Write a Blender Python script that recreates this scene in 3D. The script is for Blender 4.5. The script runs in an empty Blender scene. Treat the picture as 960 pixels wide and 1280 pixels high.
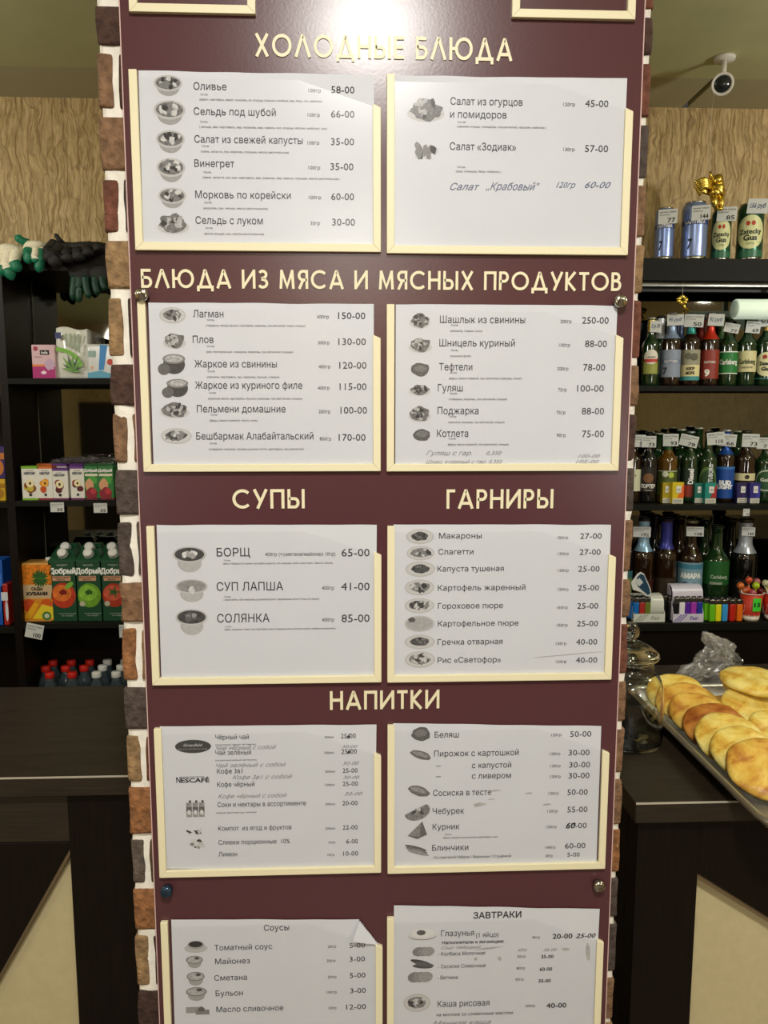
import bpy, bmesh, math, random
from mathutils import Vector, Matrix, noise
random.seed(7)
SC = bpy.context.scene
COL = SC.collection
# ------------------------------------------------------------------ camera, world, lights, exposure
CAMH, FPX, PITCH, YAW = 1.55, 961.0, math.radians(7.1), math.radians(2.3)
cam = bpy.data.objects.new('camera', bpy.data.cameras.new('camera')); COL.objects.link(cam)
cam.location = (0, 0, CAMH)
cam.rotation_euler = (math.radians(90) - PITCH, 0, -YAW)
cam.data.sensor_fit = 'VERTICAL'; cam.data.sensor_height = 24.0; cam.data.lens = FPX / 1280 * 24.0
cam.data.clip_start = 0.02
SC.camera = cam
FW = Vector((math.sin(YAW) * math.cos(PITCH), math.cos(YAW) * math.cos(PITCH), -math.sin(PITCH)))
RT = Vector((math.cos(YAW), -math.sin(YAW), 0)); UP = RT.cross(FW)
def ray(px, py): return FW * FPX + RT * (px - 480) + UP * (640 - py)
def at(px, py, Y):                    # point of the world plane y = Y seen at a pixel
    d = ray(px, py); t = Y / d.y; return Vector((d.x * t, Y, CAMH + d.z * t))
def atz(px, py, z):                   # point of the world plane z seen at a pixel
    d = ray(px, py); t = (z - CAMH) / d.z; return Vector((d.x * t, d.y * t, z))

w = bpy.data.worlds.new('world'); SC.world = w; w.use_nodes = True
w.node_tree.nodes['Background'].inputs[0].default_value = (1.0, 0.93, 0.8, 1)
w.node_tree.nodes['Background'].inputs[1].default_value = 0.05
def area(name, loc, size, power, rot=(0, 0, 0), color=(1.0, 0.965, 0.91), sy=None):
    l = bpy.data.lights.new(name, 'AREA'); l.energy = power; l.color = color
    l.shape = 'RECTANGLE'; l.size = size; l.size_y = sy or size
    o = bpy.data.objects.new(name, l); COL.objects.link(o); o.location = loc; o.rotation_euler = rot
    return o
CEIL = 2.56
def fill_point(loc, r, power):
    l = bpy.data.lights.new('fill_point_light', 'POINT'); l.energy = power; l.color = (1.0, .965, .91); l.shadow_soft_size = r
    o = bpy.data.objects.new('fill_point_light', l); COL.objects.link(o); o.location = loc
def fill_point(loc, r, power):  # bare point light without a fixture, used for fill
    l = bpy.data.lights.new('fill_point_light', 'POINT'); l.energy = power; l.color = (1.0, .965, .91); l.shadow_soft_size = r
    o = bpy.data.objects.new('fill_point_light', l); COL.objects.link(o); o.location = loc
area('ceiling_lamp_or_fill', (0.05, -0.22, CEIL - .02), .22, 26)
area('ceiling_lamp_or_fill', (0.0, -2.9, CEIL - .02), .6, 50)  # fill added far behind the camera, no known fixture
area('ceiling_lamp_or_fill', (0.05, -0.20, CEIL - .02), .30, 5)
fill_point((-1.7, -0.7, 2.10), .15, 15)  # added fills either side of the camera, also lifting the ceiling
fill_point((1.7, -0.7, 2.10), .15, 15)
fill_point((-1.65, -2.4, 1.35), .15, 28)  # added low fills behind the camera for the lower board
fill_point((1.8, -2.4, 1.35), .15, 28)
fill_point((1.75, 1.35, 2.15), .09, 25)  # unseen light over the pies, placed to brighten the ceiling too
fill_point((-1.75, 1.45, 2.15), .09, 22)  # added fill over the left aisle for ceiling and shelves
SC.view_settings.view_transform = 'Standard'; SC.view_settings.look = 'None'
SC.view_settings.exposure = 0.1; SC.view_settings.gamma = 1.0; SC.view_settings.use_curve_mapping = False
SC.cycles.use_denoising = True
SC.cycles.max_bounces = 8; SC.cycles.transparent_max_bounces = 16
SC.cycles.sample_clamp_indirect = 4; SC.cycles.caustics_reflective = False; SC.cycles.caustics_refractive = False

# ------------------------------------------------------------------ materials
def lin(c):
    c /= 255.0
    return c / 12.92 if c <= .04045 else ((c + .055) / 1.055) ** 2.4
def rgb(h):
    if isinstance(h, str):
        h = h.lstrip('#'); h = tuple(int(h[i:i + 2], 16) for i in (0, 2, 4))
    return tuple(lin(c) for c in h) + (1,)
MATS = {}
def mat(color, rough=.5, metal=0, trans=0, emit=0, noise_amt=0, noise_scale=30, bump=0, coat=0, alpha=1, ior=1.45, stretch=(1, 1, 1), key=None):
    k = key or (color, rough, metal, trans, emit, noise_amt, noise_scale, bump, coat, alpha, ior, stretch)
    if k in MATS: return MATS[k]
    m = bpy.data.materials.new('material'); m.use_nodes = True; nt = m.node_tree; b = nt.nodes['Principled BSDF']
    c = rgb(color)
    b.inputs['Base Color'].default_value = c; b.inputs['Roughness'].default_value = rough
    b.inputs['Metallic'].default_value = metal; b.inputs['Transmission Weight'].default_value = trans
    b.inputs['IOR'].default_value = ior; b.inputs['Coat Weight'].default_value = coat; b.inputs['Alpha'].default_value = alpha
    b.inputs['Coat Roughness'].default_value = .08
    if emit:
        b.inputs['Emission Color'].default_value = c; b.inputs['Emission Strength'].default_value = emit
    if noise_amt or bump:
        tc = nt.nodes.new('ShaderNodeTexCoord'); mp = nt.nodes.new('ShaderNodeMapping'); mp.inputs['Scale'].default_value = stretch
        n = nt.nodes.new('ShaderNodeTexNoise'); n.inputs['Scale'].default_value = noise_scale; n.inputs['Detail'].default_value = 6
        nt.links.new(tc.outputs['Object'], mp.inputs[0]); nt.links.new(mp.outputs[0], n.inputs['Vector'])
        if noise_amt:
            r = nt.nodes.new('ShaderNodeValToRGB')
            r.color_ramp.elements[0].position = .3; r.color_ramp.elements[1].position = .7
            r.color_ramp.elements[0].color = tuple(x * (1 - noise_amt) for x in c[:3]) + (1,)
            r.color_ramp.elements[1].color = tuple(min(1, x * (1 + noise_amt)) for x in c[:3]) + (1,)
            nt.links.new(n.outputs[0], r.inputs[0]); nt.links.new(r.outputs[0], b.inputs['Base Color'])
        if bump:
            bp = nt.nodes.new('ShaderNodeBump'); bp.inputs['Strength'].default_value = 1; bp.inputs['Distance'].default_value = bump
            nt.links.new(n.outputs[0], bp.inputs['Height']); nt.links.new(bp.outputs[0], b.inputs['Normal'])
    MATS[k] = m
    return m
def film(tint='ffffff', base=.04, rough=.05, haze=0, bump=0, scale=20):    # thin clear plastic: see-through with fresnel gloss
    k = ('film', tint, base, rough, haze, bump)
    if k in MATS: return MATS[k]
    m = bpy.data.materials.new('clear_film'); m.use_nodes = True; nt = m.node_tree; nt.nodes.clear()
    o = nt.nodes.new('ShaderNodeOutputMaterial'); t = nt.nodes.new('ShaderNodeBsdfTransparent'); g = nt.nodes.new('ShaderNodeBsdfGlossy')
    t.inputs[0].default_value = rgb(tint); g.inputs['Roughness'].default_value = rough
    f = nt.nodes.new('ShaderNodeLayerWeight'); f.inputs[0].default_value = .5
    pw = nt.nodes.new('ShaderNodeMath'); pw.operation = 'POWER'; pw.inputs[1].default_value = 4; nt.links.new(f.outputs['Facing'], pw.inputs[0])
    a = nt.nodes.new('ShaderNodeMath'); a.operation = 'MULTIPLY_ADD'; a.inputs[1].default_value = .7; a.inputs[2].default_value = base; a.use_clamp = True
    mx = nt.nodes.new('ShaderNodeMixShader')
    nt.links.new(pw.outputs[0], a.inputs[0]); nt.links.new(a.outputs[0], mx.inputs[0])
    src = t.outputs[0]
    if haze:
        d = nt.nodes.new('ShaderNodeBsdfDiffuse'); d.inputs[0].default_value = rgb('e8e8e4'); h = nt.nodes.new('ShaderNodeMixShader'); h.inputs[0].default_value = haze
        nt.links.new(t.outputs[0], h.inputs[1]); nt.links.new(d.outputs[0], h.inputs[2]); src = h.outputs[0]
    if bump:
        tc = nt.nodes.new('ShaderNodeTexCoord'); n = nt.nodes.new('ShaderNodeTexNoise'); n.inputs['Scale'].default_value = scale; n.inputs['Detail'].default_value = 5
        bp = nt.nodes.new('ShaderNodeBump'); bp.inputs['Distance'].default_value = bump
        nt.links.new(tc.outputs['Object'], n.inputs['Vector']); nt.links.new(n.outputs[0], bp.inputs['Height'])
        nt.links.new(bp.outputs[0], g.inputs['Normal']); nt.links.new(bp.outputs[0], f.inputs['Normal'])
    nt.links.new(src, mx.inputs[1]); nt.links.new(g.outputs[0], mx.inputs[2]); nt.links.new(mx.outputs[0], o.inputs[0])
    MATS[k] = m; return m
def wallpaper():
    m = bpy.data.materials.new('wallpaper'); m.use_nodes = True; nt = m.node_tree; b = nt.nodes['Principled BSDF']
    tc = nt.nodes.new('ShaderNodeTexCoord')
    def N(t): return nt.nodes.new(t)
    mp = N('ShaderNodeMapping'); mp.inputs['Scale'].default_value = (1, 1, .11); nt.links.new(tc.outputs['Object'], mp.inputs[0])
    wn = N('ShaderNodeTexNoise'); wn.inputs['Scale'].default_value = 7; wn.inputs['Detail'].default_value = 3
    nt.links.new(tc.outputs['Object'], wn.inputs['Vector'])
    mixv = N('ShaderNodeVectorMath'); mixv.operation = 'MULTIPLY_ADD'; mixv.inputs[1].default_value = (.06, .06, .02)
    nt.links.new(wn.outputs['Color'], mixv.inputs[0]); nt.links.new(mp.outputs[0], mixv.inputs[2])
    v = N('ShaderNodeTexVoronoi'); v.feature = 'DISTANCE_TO_EDGE'; v.inputs['Scale'].default_value = 34
    nt.links.new(mixv.outputs[0], v.inputs['Vector'])
    n2 = N('ShaderNodeTexNoise'); n2.inputs['Scale'].default_value = 120; n2.inputs['Detail'].default_value = 5
    nt.links.new(mixv.outputs[0], n2.inputs['Vector'])
    r = N('ShaderNodeValToRGB'); r.color_ramp.elements[0].position = 0; r.color_ramp.elements[1].position = .05
    r.color_ramp.elements[0].color = (.55, .52, .48, 1); r.color_ramp.elements[1].color = (1, 1, 1, 1)
    nt.links.new(v.outputs['Distance'], r.inputs[0])
    cr = N('ShaderNodeValToRGB'); cr.color_ramp.elements[0].position = .35; cr.color_ramp.elements[1].position = .65
    cr.color_ramp.elements[0].color = rgb('9c8250'); cr.color_ramp.elements[1].color = rgb('ccb27e')
    nt.links.new(n2.outputs[0], cr.inputs[0])
    mm = N('ShaderNodeMix'); mm.data_type = 'RGBA'; mm.blend_type = 'MULTIPLY'; mm.inputs[0].default_value = .55
    nt.links.new(cr.outputs[0], mm.inputs[6]); nt.links.new(r.outputs[0], mm.inputs[7]); nt.links.new(mm.outputs[2], b.inputs['Base Color'])
    ad = N('ShaderNodeMath'); ad.operation = 'MULTIPLY_ADD'; ad.inputs[1].default_value = .5
    nt.links.new(n2.outputs[0], ad.inputs[0]); nt.links.new(r.outputs[0], ad.inputs[2])
    bp = N('ShaderNodeBump'); bp.inputs['Distance'].default_value = .0025; nt.links.new(ad.outputs[0], bp.inputs['Height']); nt.links.new(bp.outputs[0], b.inputs['Normal'])
    b.inputs['Roughness'].default_value = .55
    return m
M_WALL = wallpaper()
M_CEIL = mat('bcbc8a', .8, noise_amt=.05, noise_scale=8)
M_CEIL2 = mat('b0ab88', .8)
M_WOOD = mat('2c251b', .38, noise_amt=.28, noise_scale=14, stretch=(1, 8, 30), bump=.0002)
M_WOODV = mat('16100b', .42, noise_amt=.25, noise_scale=14, stretch=(30, 8, 1), bump=.0002)
M_SHELF = mat('12120c', .6, noise_amt=.15, noise_scale=20, stretch=(1, 6, 20))
for q_ in (M_SHELF, M_WOODV): q_.node_tree.nodes['Principled BSDF'].inputs['Specular IOR Level'].default_value = .2
M_EDGE_GLINT = mat('b9b2a2', .25)  # pale colour of the painted counter edge highlight
M_BEIGE = mat('c3b68c', .7, noise_amt=.04, noise_scale=60)
M_MIRROR = mat('6a6a60', .03, metal=1)
M_BOARD = mat('513034', .25, bump=.00006, noise_scale=260)
M_CREAM = mat('e2dab8', .45)
M_PAPER = mat('c9ccd3', .6, noise_amt=.02, noise_scale=12)
M_INK = mat('2b2b2e', .7); M_INK2 = mat('454548', .7); M_BLUEINK = mat('4a5478', .7); M_GREYINK = mat('77787c', .7)
M_MORTAR = mat('eae6da', .85, noise_amt=.08, noise_scale=60, bump=.002)
M_CHROME = mat('b8b4a8', .18, metal=1)
M_BLACK = mat('151515', .5); M_WHITE = mat('e6e6e0', .5)
M_GOLD = mat('e6c75a', .27, metal=1)
M_TAG = mat('cfd3cf', .55)
M_CLEAR = film(base=.016, rough=.22)

# ------------------------------------------------------------------ mesh collector
class MB:
    def __init__(s): s.v = []; s.f = []; s.m = []; s.sm = []; s.mats = []
    def mi(s, m):
        if m not in s.mats: s.mats.append(m)
        return s.mats.index(m)
    def add(s, vs, fs, m, smooth=False):
        b = len(s.v); s.v += [tuple(v) for v in vs]; k = s.mi(m)
        for f in fs: s.f.append(tuple(i + b for i in f)); s.m.append(k); s.sm.append(smooth)
        return s
    def box(s, x0, x1, y0, y1, z0, z1, m):
        return s.add([(x0, y0, z0), (x1, y0, z0), (x1, y1, z0), (x0, y1, z0), (x0, y0, z1), (x1, y0, z1), (x1, y1, z1), (x0, y1, z1)],
                     [(3, 2, 1, 0), (4, 5, 6, 7), (0, 1, 5, 4), (1, 2, 6, 5), (2, 3, 7, 6), (3, 0, 4, 7)], m)
    def lathe(s, prof, m, n=24, c=(0, 0, 0), smooth=True, axis='z', caps=True, sx=1, sy=1):
        vs = []
        for r, z in prof:
            for i in range(n):
                a = 2 * math.pi * i / n; x, y = r * math.cos(a) * sx, r * math.sin(a) * sy
                p = (x, y, z) if axis == 'z' else ((x, z, y) if axis == 'y' else (z, x, y))
                vs.append((p[0] + c[0], p[1] + c[1], p[2] + c[2]))
        fs = []
        for j in range(len(prof) - 1):
            for i in range(n):
                a, b = j * n + i, j * n + (i + 1) % n
                fs.append((a, b, b + n, a + n))
        if caps:
            fs.append(tuple(range(n))[::-1]); fs.append(tuple((len(prof) - 1) * n + i for i in range(n)))
        return s.add(vs, fs, m, smooth)
    def tube(s, pts, r, m, n=8, smooth=True):
        pts = [Vector(p) for p in pts]; rs = r if isinstance(r, (list, tuple)) else [r] * len(pts); vs = []
        for i, p in enumerate(pts):
            d = (pts[min(i + 1, len(pts) - 1)] - pts[max(i - 1, 0)]).normalized()
            u = d.cross(Vector((0, 0, 1)))
            if u.length < .1: u = d.cross(Vector((1, 0, 0)))
            u.normalize(); v = d.cross(u)
            for k in range(n):
                a = 2 * math.pi * k / n; vs.append(p + (u * math.cos(a) + v * math.sin(a)) * rs[i])
        fs = [(j * n + i, j * n + (i + 1) % n, (j + 1) * n + (i + 1) % n, (j + 1) * n + i) for j in range(len(pts) - 1) for i in range(n)]
        fs.append(tuple(range(n))[::-1]); fs.append(tuple((len(pts) - 1) * n + i for i in range(n)))
        return s.add(vs, fs, m, smooth)
    def ball(s, c, r, m, n=14, jit=0, sc=(1, 1, 1), rot=None, seed=0):
        vs = []; k = n // 2
        for j in range(k + 1):
            t = math.pi * j / k
            for i in range(n):
                a = 2 * math.pi * i / n
                p = Vector((math.sin(t) * math.cos(a), math.sin(t) * math.sin(a), math.cos(t)))
                q = p * (1 + jit * noise.noise(p * 2.2 + Vector((seed, seed * 1.7, 0))))
                q = Vector((q.x * sc[0], q.y * sc[1], q.z * sc[2])) * r
                if rot: q = rot @ q
                vs.append(q + Vector(c))
        fs = [(j * n + i, (j + 1) * n + i, (j + 1) * n + (i + 1) % n, j * n + (i + 1) % n) for j in range(k) for i in range(n)]
        return s.add(vs, fs, m, True)
    def poly(s, pts, y0, y1, m):          # polygon in xz extruded along y
        n = len(pts); vs = [(p[0], y0, p[1]) for p in pts] + [(p[0], y1, p[1]) for p in pts]
        fs = [tuple(range(n)), tuple(range(2 * n - 1, n - 1, -1))] + [((i + 1) % n, i, i + n, (i + 1) % n + n) for i in range(n)]
        return s.add(vs, fs, m)
    def build(s, name, parent=None, off=None, bevel=0, seg=2, kind=None, label=None):
        off = Vector(off) if off is not None else Vector((0, 0, 0))
        me = bpy.data.meshes.new(name); me.from_pydata([tuple(Vector(v) - off) for v in s.v], [], s.f)
        for m in s.mats: me.materials.append(m)
        me.polygons.foreach_set('material_index', s.m); me.polygons.foreach_set('use_smooth', s.sm)
        me.validate(); me.update()
        o = bpy.data.objects.new(name, me); COL.objects.link(o)
        if parent: o.parent = parent
        if bevel:
            b = o.modifiers.new('bevel', 'BEVEL'); b.width = bevel; b.segments = seg; b.limit_method = 'ANGLE'
            for p in me.polygons: p.use_smooth = True
            try: me.set_sharp_from_angle(angle=math.radians(50))
            except Exception: pass
        if kind: o['kind'] = kind
        if label: o['label'] = label
        return o
def tagit(o, label, cat, group=None):
    o['label'] = label; o['category'] = cat
    if group: o['group'] = group
    return o
def thing(name, label, cat, loc=(0, 0, 0), rz=0, group=None):
    o = bpy.data.objects.new(name, None); COL.objects.link(o); o.location = loc; o.rotation_euler = (0, 0, rz); o.empty_display_size = .05
    return tagit(o, label, cat, group)
def children(o): return [c for c in COL.objects if c.parent == o]
KIDS = {}
def copy_tree(o, parent=None):
    c = o.copy(); COL.objects.link(c)
    if parent: c.parent = parent
    for ch in kid_list(o): copy_tree(ch, c)
    return c
def kid_list(o): return list(o.children)

# ------------------------------------------------------------------ text
TXT = {}
CHAR = {}
def outlines(body):                  # contours of one letter
    cu = bpy.data.curves.new('t', 'FONT'); cu.body = body; cu.size = 1; cu.resolution_u = 2; cu.fill_mode = 'NONE'
    ob = bpy.data.objects.new('t', cu); me = ob.to_mesh(); nb = {}
    for e in me.edges:
        a, b = e.vertices; nb.setdefault(a, []).append(b); nb.setdefault(b, []).append(a)
    co = [(v.co.x, v.co.y) for v in me.vertices]; seen = set(); out = []
    for st in range(len(co)):
        if st in seen or st not in nb: continue
        lp = [st]; seen.add(st); cur = st
        while True:
            nx = [q for q in sorted(nb[cur], key=lambda q: (abs(q - cur) != 1, q)) if q not in seen]
            if not nx: break
            cur = nx[0]; seen.add(cur); lp.append(cur)
        pts = []
        for i in lp:
            if not pts or math.dist(pts[-1], co[i]) > 1e-4: pts.append(co[i])
        if len(pts) > 2 and math.dist(pts[0], pts[-1]) < 1e-4: pts.pop()
        if len(pts) > 2: out.append(pts)
    ob.to_mesh_clear(); bpy.data.objects.remove(ob); bpy.data.curves.remove(cu)
    return out
def advance(body):
    cu = bpy.data.curves.new('t', 'FONT'); cu.body = body + '|'; cu.size = 1; cu.resolution_u = 1; cu.fill_mode = 'NONE'
    ob = bpy.data.objects.new('t', cu); me = ob.to_mesh(); x = max(v.co.x for v in me.vertices)
    ob.to_mesh_clear(); bpy.data.objects.remove(ob); bpy.data.curves.remove(cu); return x
BAR = None
def sarea(p): return sum(p[i - 1][0] * p[i][1] - p[i][0] * p[i - 1][1] for i in range(len(p))) / 2
def inside(pt, poly):
    c = False
    for i in range(len(poly)):
        (x1, y1), (x2, y2) = poly[i - 1], poly[i]
        if (y1 > pt[1]) != (y2 > pt[1]) and pt[0] < (x2 - x1) * (pt[1] - y1) / (y2 - y1) + x1: c = not c
    return c
def grow(p, d):                       # push a contour outwards (solid is on one known side)
    n = len(p); out = []
    for i in range(n):
        a, b, c = Vector(p[i - 1]), Vector(p[i]), Vector(p[(i + 1) % n])
        n1 = (b - a).normalized(); n2 = (c - b).normalized(); k = Vector((n1.y + n2.y, -n1.x - n2.x)); k = k / max(k.length_squared, .8) * 2
        out.append((b.x + k.x * d, b.y + k.y * d))
    return out
def char_mesh(ch, bold):
    k = (ch, bold)
    if k in CHAR: return CHAR[k]
    global BAR
    if BAR is None: BAR = advance('')
    adv = advance(ch) - BAR
    cs = outlines(ch) if ch.strip() else []
    vs = []; fs = []
    if cs:
        big = max(cs, key=lambda p: abs(sarea(p))); sg = 1 if sarea(big) > 0 else -1
        if sg < 0: cs = [p[::-1] for p in cs]
        cs = [grow(p, bold) if bold else p for p in cs]
        ed = []
        for p in cs:
            for i in range(len(p)):
                (x1, y1), (x2, y2) = p[i - 1], p[i]
                if abs(y1 - y2) > 1e-6: ed.append((x1, y1, x2, y2))
        ys = sorted({round(q, 4) for e in ed for q in (e[1], e[3])})
        ys = [y for i, y in enumerate(ys) if i == 0 or y - ys[i - 1] > 2e-3]
        for y0, y1 in zip(ys, ys[1:]):
            ym = (y0 + y1) / 2; cr = []
            for (x1, a1, x2, a2) in ed:
                if (a1 > ym) != (a2 > ym):
                    f = (x2 - x1) / (a2 - a1); cr.append((x1 + f * (ym - a1), x1 + f * (y0 - a1), x1 + f * (y1 - a1), 1 if a2 > a1 else -1))
            cr.sort(); wn = 0; st = None
            for c in cr:
                if wn == 0: st = c
                wn += c[3]
                if wn == 0:
                    q = len(vs); vs += [(st[1], y0), (c[1], y0), (c[2], y1), (st[2], y1)]; fs.append((q, q + 1, q + 2, q + 3))
    fs2 = fs
    CHAR[k] = (vs, fs2, adv); return CHAR[k]
def glyphs(body, bold=0, shear=0):
    k = (body, bold, shear)
    if k in TXT: return TXT[k]
    vs = []; fs = []; x = 0
    for ch in body:
        cv, cf, adv = char_mesh(ch, bold); b = len(vs)
        vs += [(x + vx + vy * shear, vy) for vx, vy in cv]; fs += [tuple(i + b for i in f) for f in cf]; x += adv
    if vs:
        x0 = min(v[0] for v in vs); x1 = max(v[0] for v in vs)
        vs = [(v[0] - x0, v[1]) for v in vs]; wdt = x1 - x0
    else: wdt = 1
    TXT[k] = (vs, fs, wdt); return TXT[k]
def text_flat(mb, body, x0, z0, width, cap, y, m, bold=0, shear=0, rot=0):      # faces -Y
    vs, fs, wd = glyphs(body, bold, shear); sx = width / wd; sz = cap / .727; c, s_ = math.cos(rot), math.sin(rot)
    mb.add([(x0 + vx * sx * c - vy * sz * s_, y, z0 + vx * sx * s_ + vy * sz * c) for vx, vy in vs], fs, m)
def text_wrap(mb, body, r, zc, width, cap, m, ang=0, bold=0.0, shear=0, eps=.0006, upright=False):   # on a cylinder about z, centred on -Y
    vs, fs, wd = glyphs(body, bold, shear); sx = width / wd; sz = cap / .727; out = []
    for vx, vy in vs:
        u, v = (vx - wd / 2) * sx, (vy - .36) * sz
        if upright: u, v = -v, u
        a = u / r + ang; out.append(((r + eps) * math.sin(a), -(r + eps) * math.cos(a), zc + v))
    mb.add(out, fs, m)
def wrap_patch(mb, r, z0, z1, a0, a1, m, eps=.0003, n=12, shape=None):           # label patch on a cylinder
    vs = []; fs = []
    if shape == 'oval':
        N = 16; K = 10; zc = (z0 + z1) / 2; ac = (a0 + a1) / 2
        for j in range(N + 1):
            t = -math.pi / 2 + math.pi * j / N; hw = max(.02, math.cos(t)) * (a1 - a0) / 2
            for i in range(K + 1):
                a = ac - hw + 2 * hw * i / K; vs.append(((r + eps) * math.sin(a), -(r + eps) * math.cos(a), zc + (z1 - z0) / 2 * math.sin(t)))
        fs = [(j * (K + 1) + i, j * (K + 1) + i + 1, (j + 1) * (K + 1) + i + 1, (j + 1) * (K + 1) + i) for j in range(N) for i in range(K)]
    else:
        for i in range(n + 1):
            a = a0 + (a1 - a0) * i / n
            for z in (z0, z1): vs.append(((r + eps) * math.sin(a), -(r + eps) * math.cos(a), z))
        fs = [(2 * i, 2 * i + 2, 2 * i + 3, 2 * i + 1) for i in range(n)]
    mb.add(vs, fs, m, True)

# ------------------------------------------------------------------ the room
def struct(mb, name, parent=None, **k):
    o = mb.build(name, parent, **k)
    if not parent: o['kind'] = 'structure'
    return o
WY = 2.64
struct(MB().box(-3, 3, WY, WY + .1, 0, CEIL, M_WALL), 'wall_back')
struct(MB().box(-3.1, -3, -3.4, WY, 0, CEIL, M_WALL), 'wall_left')
struct(MB().box(3, 3.1, -3.4, WY, 0, CEIL, M_WALL), 'wall_right')
struct(MB().box(-3, 3, -3.5, -3.4, 0, CEIL, M_WALL), 'wall_front')
struct(MB().box(-3, 3, -3.5, WY, -.1, 0, mat('6d6253', .35, noise_amt=.1, noise_scale=4)), 'floor')
struct(MB().box(-3, 3, -3.4, -3.37, 0, 1.7, mat('2a221a', .5)), 'trim_2')
cb = MB()
sx0, sx1 = at(852, 128, WY).x, at(860, 128, WY).x
cb.box(-3, sx0, 2.42, WY, CEIL, CEIL + .08, M_CEIL2); cb.box(sx1, 3, 2.42, WY, CEIL, CEIL + .08, M_CEIL2); cb.box(sx0, sx1, 2.42, WY, CEIL + .05, CEIL + .08, M_BLACK)
struct(cb, 'trim_1')
struct(MB().box(-3.1, 3.1, -3.5, 2.42, CEIL, CEIL + .1, M_CEIL), 'ceiling')
# ------------------------------------------------------------------ brick column
BY = .968       # brick face plane
YB = .948       # face of the menu board panel
CL, CR = -.2975, .3610
CD = .34
rows = [1, 60, 140, 218, 295, 366, 450, 512, 583, 648, 725, 783, 856, 917, 983, 1048, 1110, 1168, 1238]
zs = [at(140, y, BY).z for y in rows]
pitch = (zs[0] - zs[-1]) / 18
ztop = zs[:]
while ztop[0] < CEIL: ztop.insert(0, ztop[0] + pitch * 1.0)
first = len(ztop) - len(zs)
while ztop[-1] > 0: ztop.append(ztop[-1] - pitch)
col = thing('brick_column', 'square brick-clad column with thick white mortar joints behind the menu board', 'column', ((CL + CR) / 2, BY + CD / 2, 0))
CO = col.location
BC = {'db': '4a342c', 'dg': '4d423c', 'tan': '8f7350', 'rb': '6d4232', 'tb': '7d5f45', 'dk': '3e2b24', 'or': '8c5f3a', 'gr': '5d5148', 'ol': '55452f'}
def bm_mat(c): return mat(BC[c], .9, noise_amt=.38, noise_scale=80, bump=.007)
def brick(x0, x1, y0, y1, z0, z1, c, seed):
    g = .004
    bm = bmesh.new(); bmesh.ops.create_cube(bm, size=1)
    sx, sy, sz = x1 - x0, y1 - y0, z1 - z0
    for v in bm.verts: v.co = Vector((v.co.x * sx, v.co.y * sy, v.co.z * sz))
    bmesh.ops.bevel(bm, geom=bm.edges[:], offset=min(.0042, sx * .35, sy * .35), segments=2, profile=.6, affect='EDGES')
    cx, cy, cz = (x0 + x1) / 2, (y0 + y1) / 2, (z0 + z1) / 2
    bmesh.ops.subdivide_edges(bm, edges=[e for e in bm.edges if e.calc_length() > .02], cuts=2, use_grid_fill=True)
    for v in bm.verts:
        p = Vector((v.co.x * 30, v.co.y * 30, v.co.z * 30 + seed * 3.1))
        v.co += Vector((noise.noise(p), noise.noise(p + Vector((9, 0, 0))) * .8, noise.noise(p + Vector((0, 7, 0))))) * .0024
    me = bpy.data.meshes.new('brick'); bm.to_mesh(me); bm.free(); me.materials.append(bm_mat(c))
    for p in me.polygons: p.use_smooth = True
    o = bpy.data.objects.new('brick', me); COL.objects.link(o); o.parent = col; o.location = Vector((cx, cy, cz)) - CO
# colours seen on the left and right edges, course by course; even index = front brick runs to the corner
LC = [('db',), ('tb', 'db'), ('tb',), ('rb', 'dg'), ('tan',), ('tan', 'dk'), ('db',), ('tb', 'tb'), ('dg',), ('dg', 'gr'), ('tb',), ('or', 'tan'), ('dg',), ('tan', 'rb'), ('or',), ('gr', 'ol'), ('or',), ('tan', 'dk'), ('dk',)]
RC = [('db',), ('rb', 'tb'), ('dg',), ('tb', 'rb'), ('tan',), ('rb', 'tb'), ('tb',), ('db', 'dg'), ('dg',), ('tb', 'or'), ('tb',), ('rb', 'tb'), ('tb',), ('tb', 'rb'), ('tb',), ('or', 'tb'), ('dg',), ('dg', 'tb'), ('tb',)]
allc = list(BC)
G = .0045; TH = .014; sd = 0
for i in range(len(ztop) - 1):
    z1, z0 = min(ztop[i] - G, CEIL - .002), max(ztop[i + 1] + G, .002)
    if z1 - z0 < .02: continue
    k = i - first; full = (k % 2 == 0)
    lc = LC[k] if 0 <= k < 19 else (random.choice(allc), random.choice(allc))
    rc = RC[k] if 0 <= k < 19 else (random.choice(allc), random.choice(allc))
    W_ = CR - CL
    if full:
        cuts = [(CL, CL + .20, lc[0]), (CL + .212, CR - .212, random.choice(allc)), (CR - .20, CR, rc[0])]
        sy0 = BY + TH + .010
    else:
        cuts = [(CL + TH + .011, CL + .105, lc[1]), (CL + .117, CL + W_ / 2 - .006, random.choice(allc)), (CL + W_ / 2 + .006, CR - .117, random.choice(allc)), (CR - .105, CR - TH - .011, rc[1])]
        sy0 = BY + .001
    for x0, x1, c in cuts:
        sd += 1; brick(x0, x1, BY, BY + TH + .006, z0, z1, c, sd)
    L2 = BY + CD
    mid = (sy0 + L2) / 2 + (.02 if full else -.03)
    for side in (0, 1):
        a, b = (CL, CL + TH) if side == 0 else (CR - TH, CR)
        c1 = (lc if side == 0 else rc)[0]
        if side == 0: b += .004
        else: a -= .004
        for y0, y1, c in ((sy0, mid - .006, c1), (mid + .006, L2, random.choice(allc))):
            sd += 1; brick(a, b, y0, y1, z0, z1, c, sd)
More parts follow.
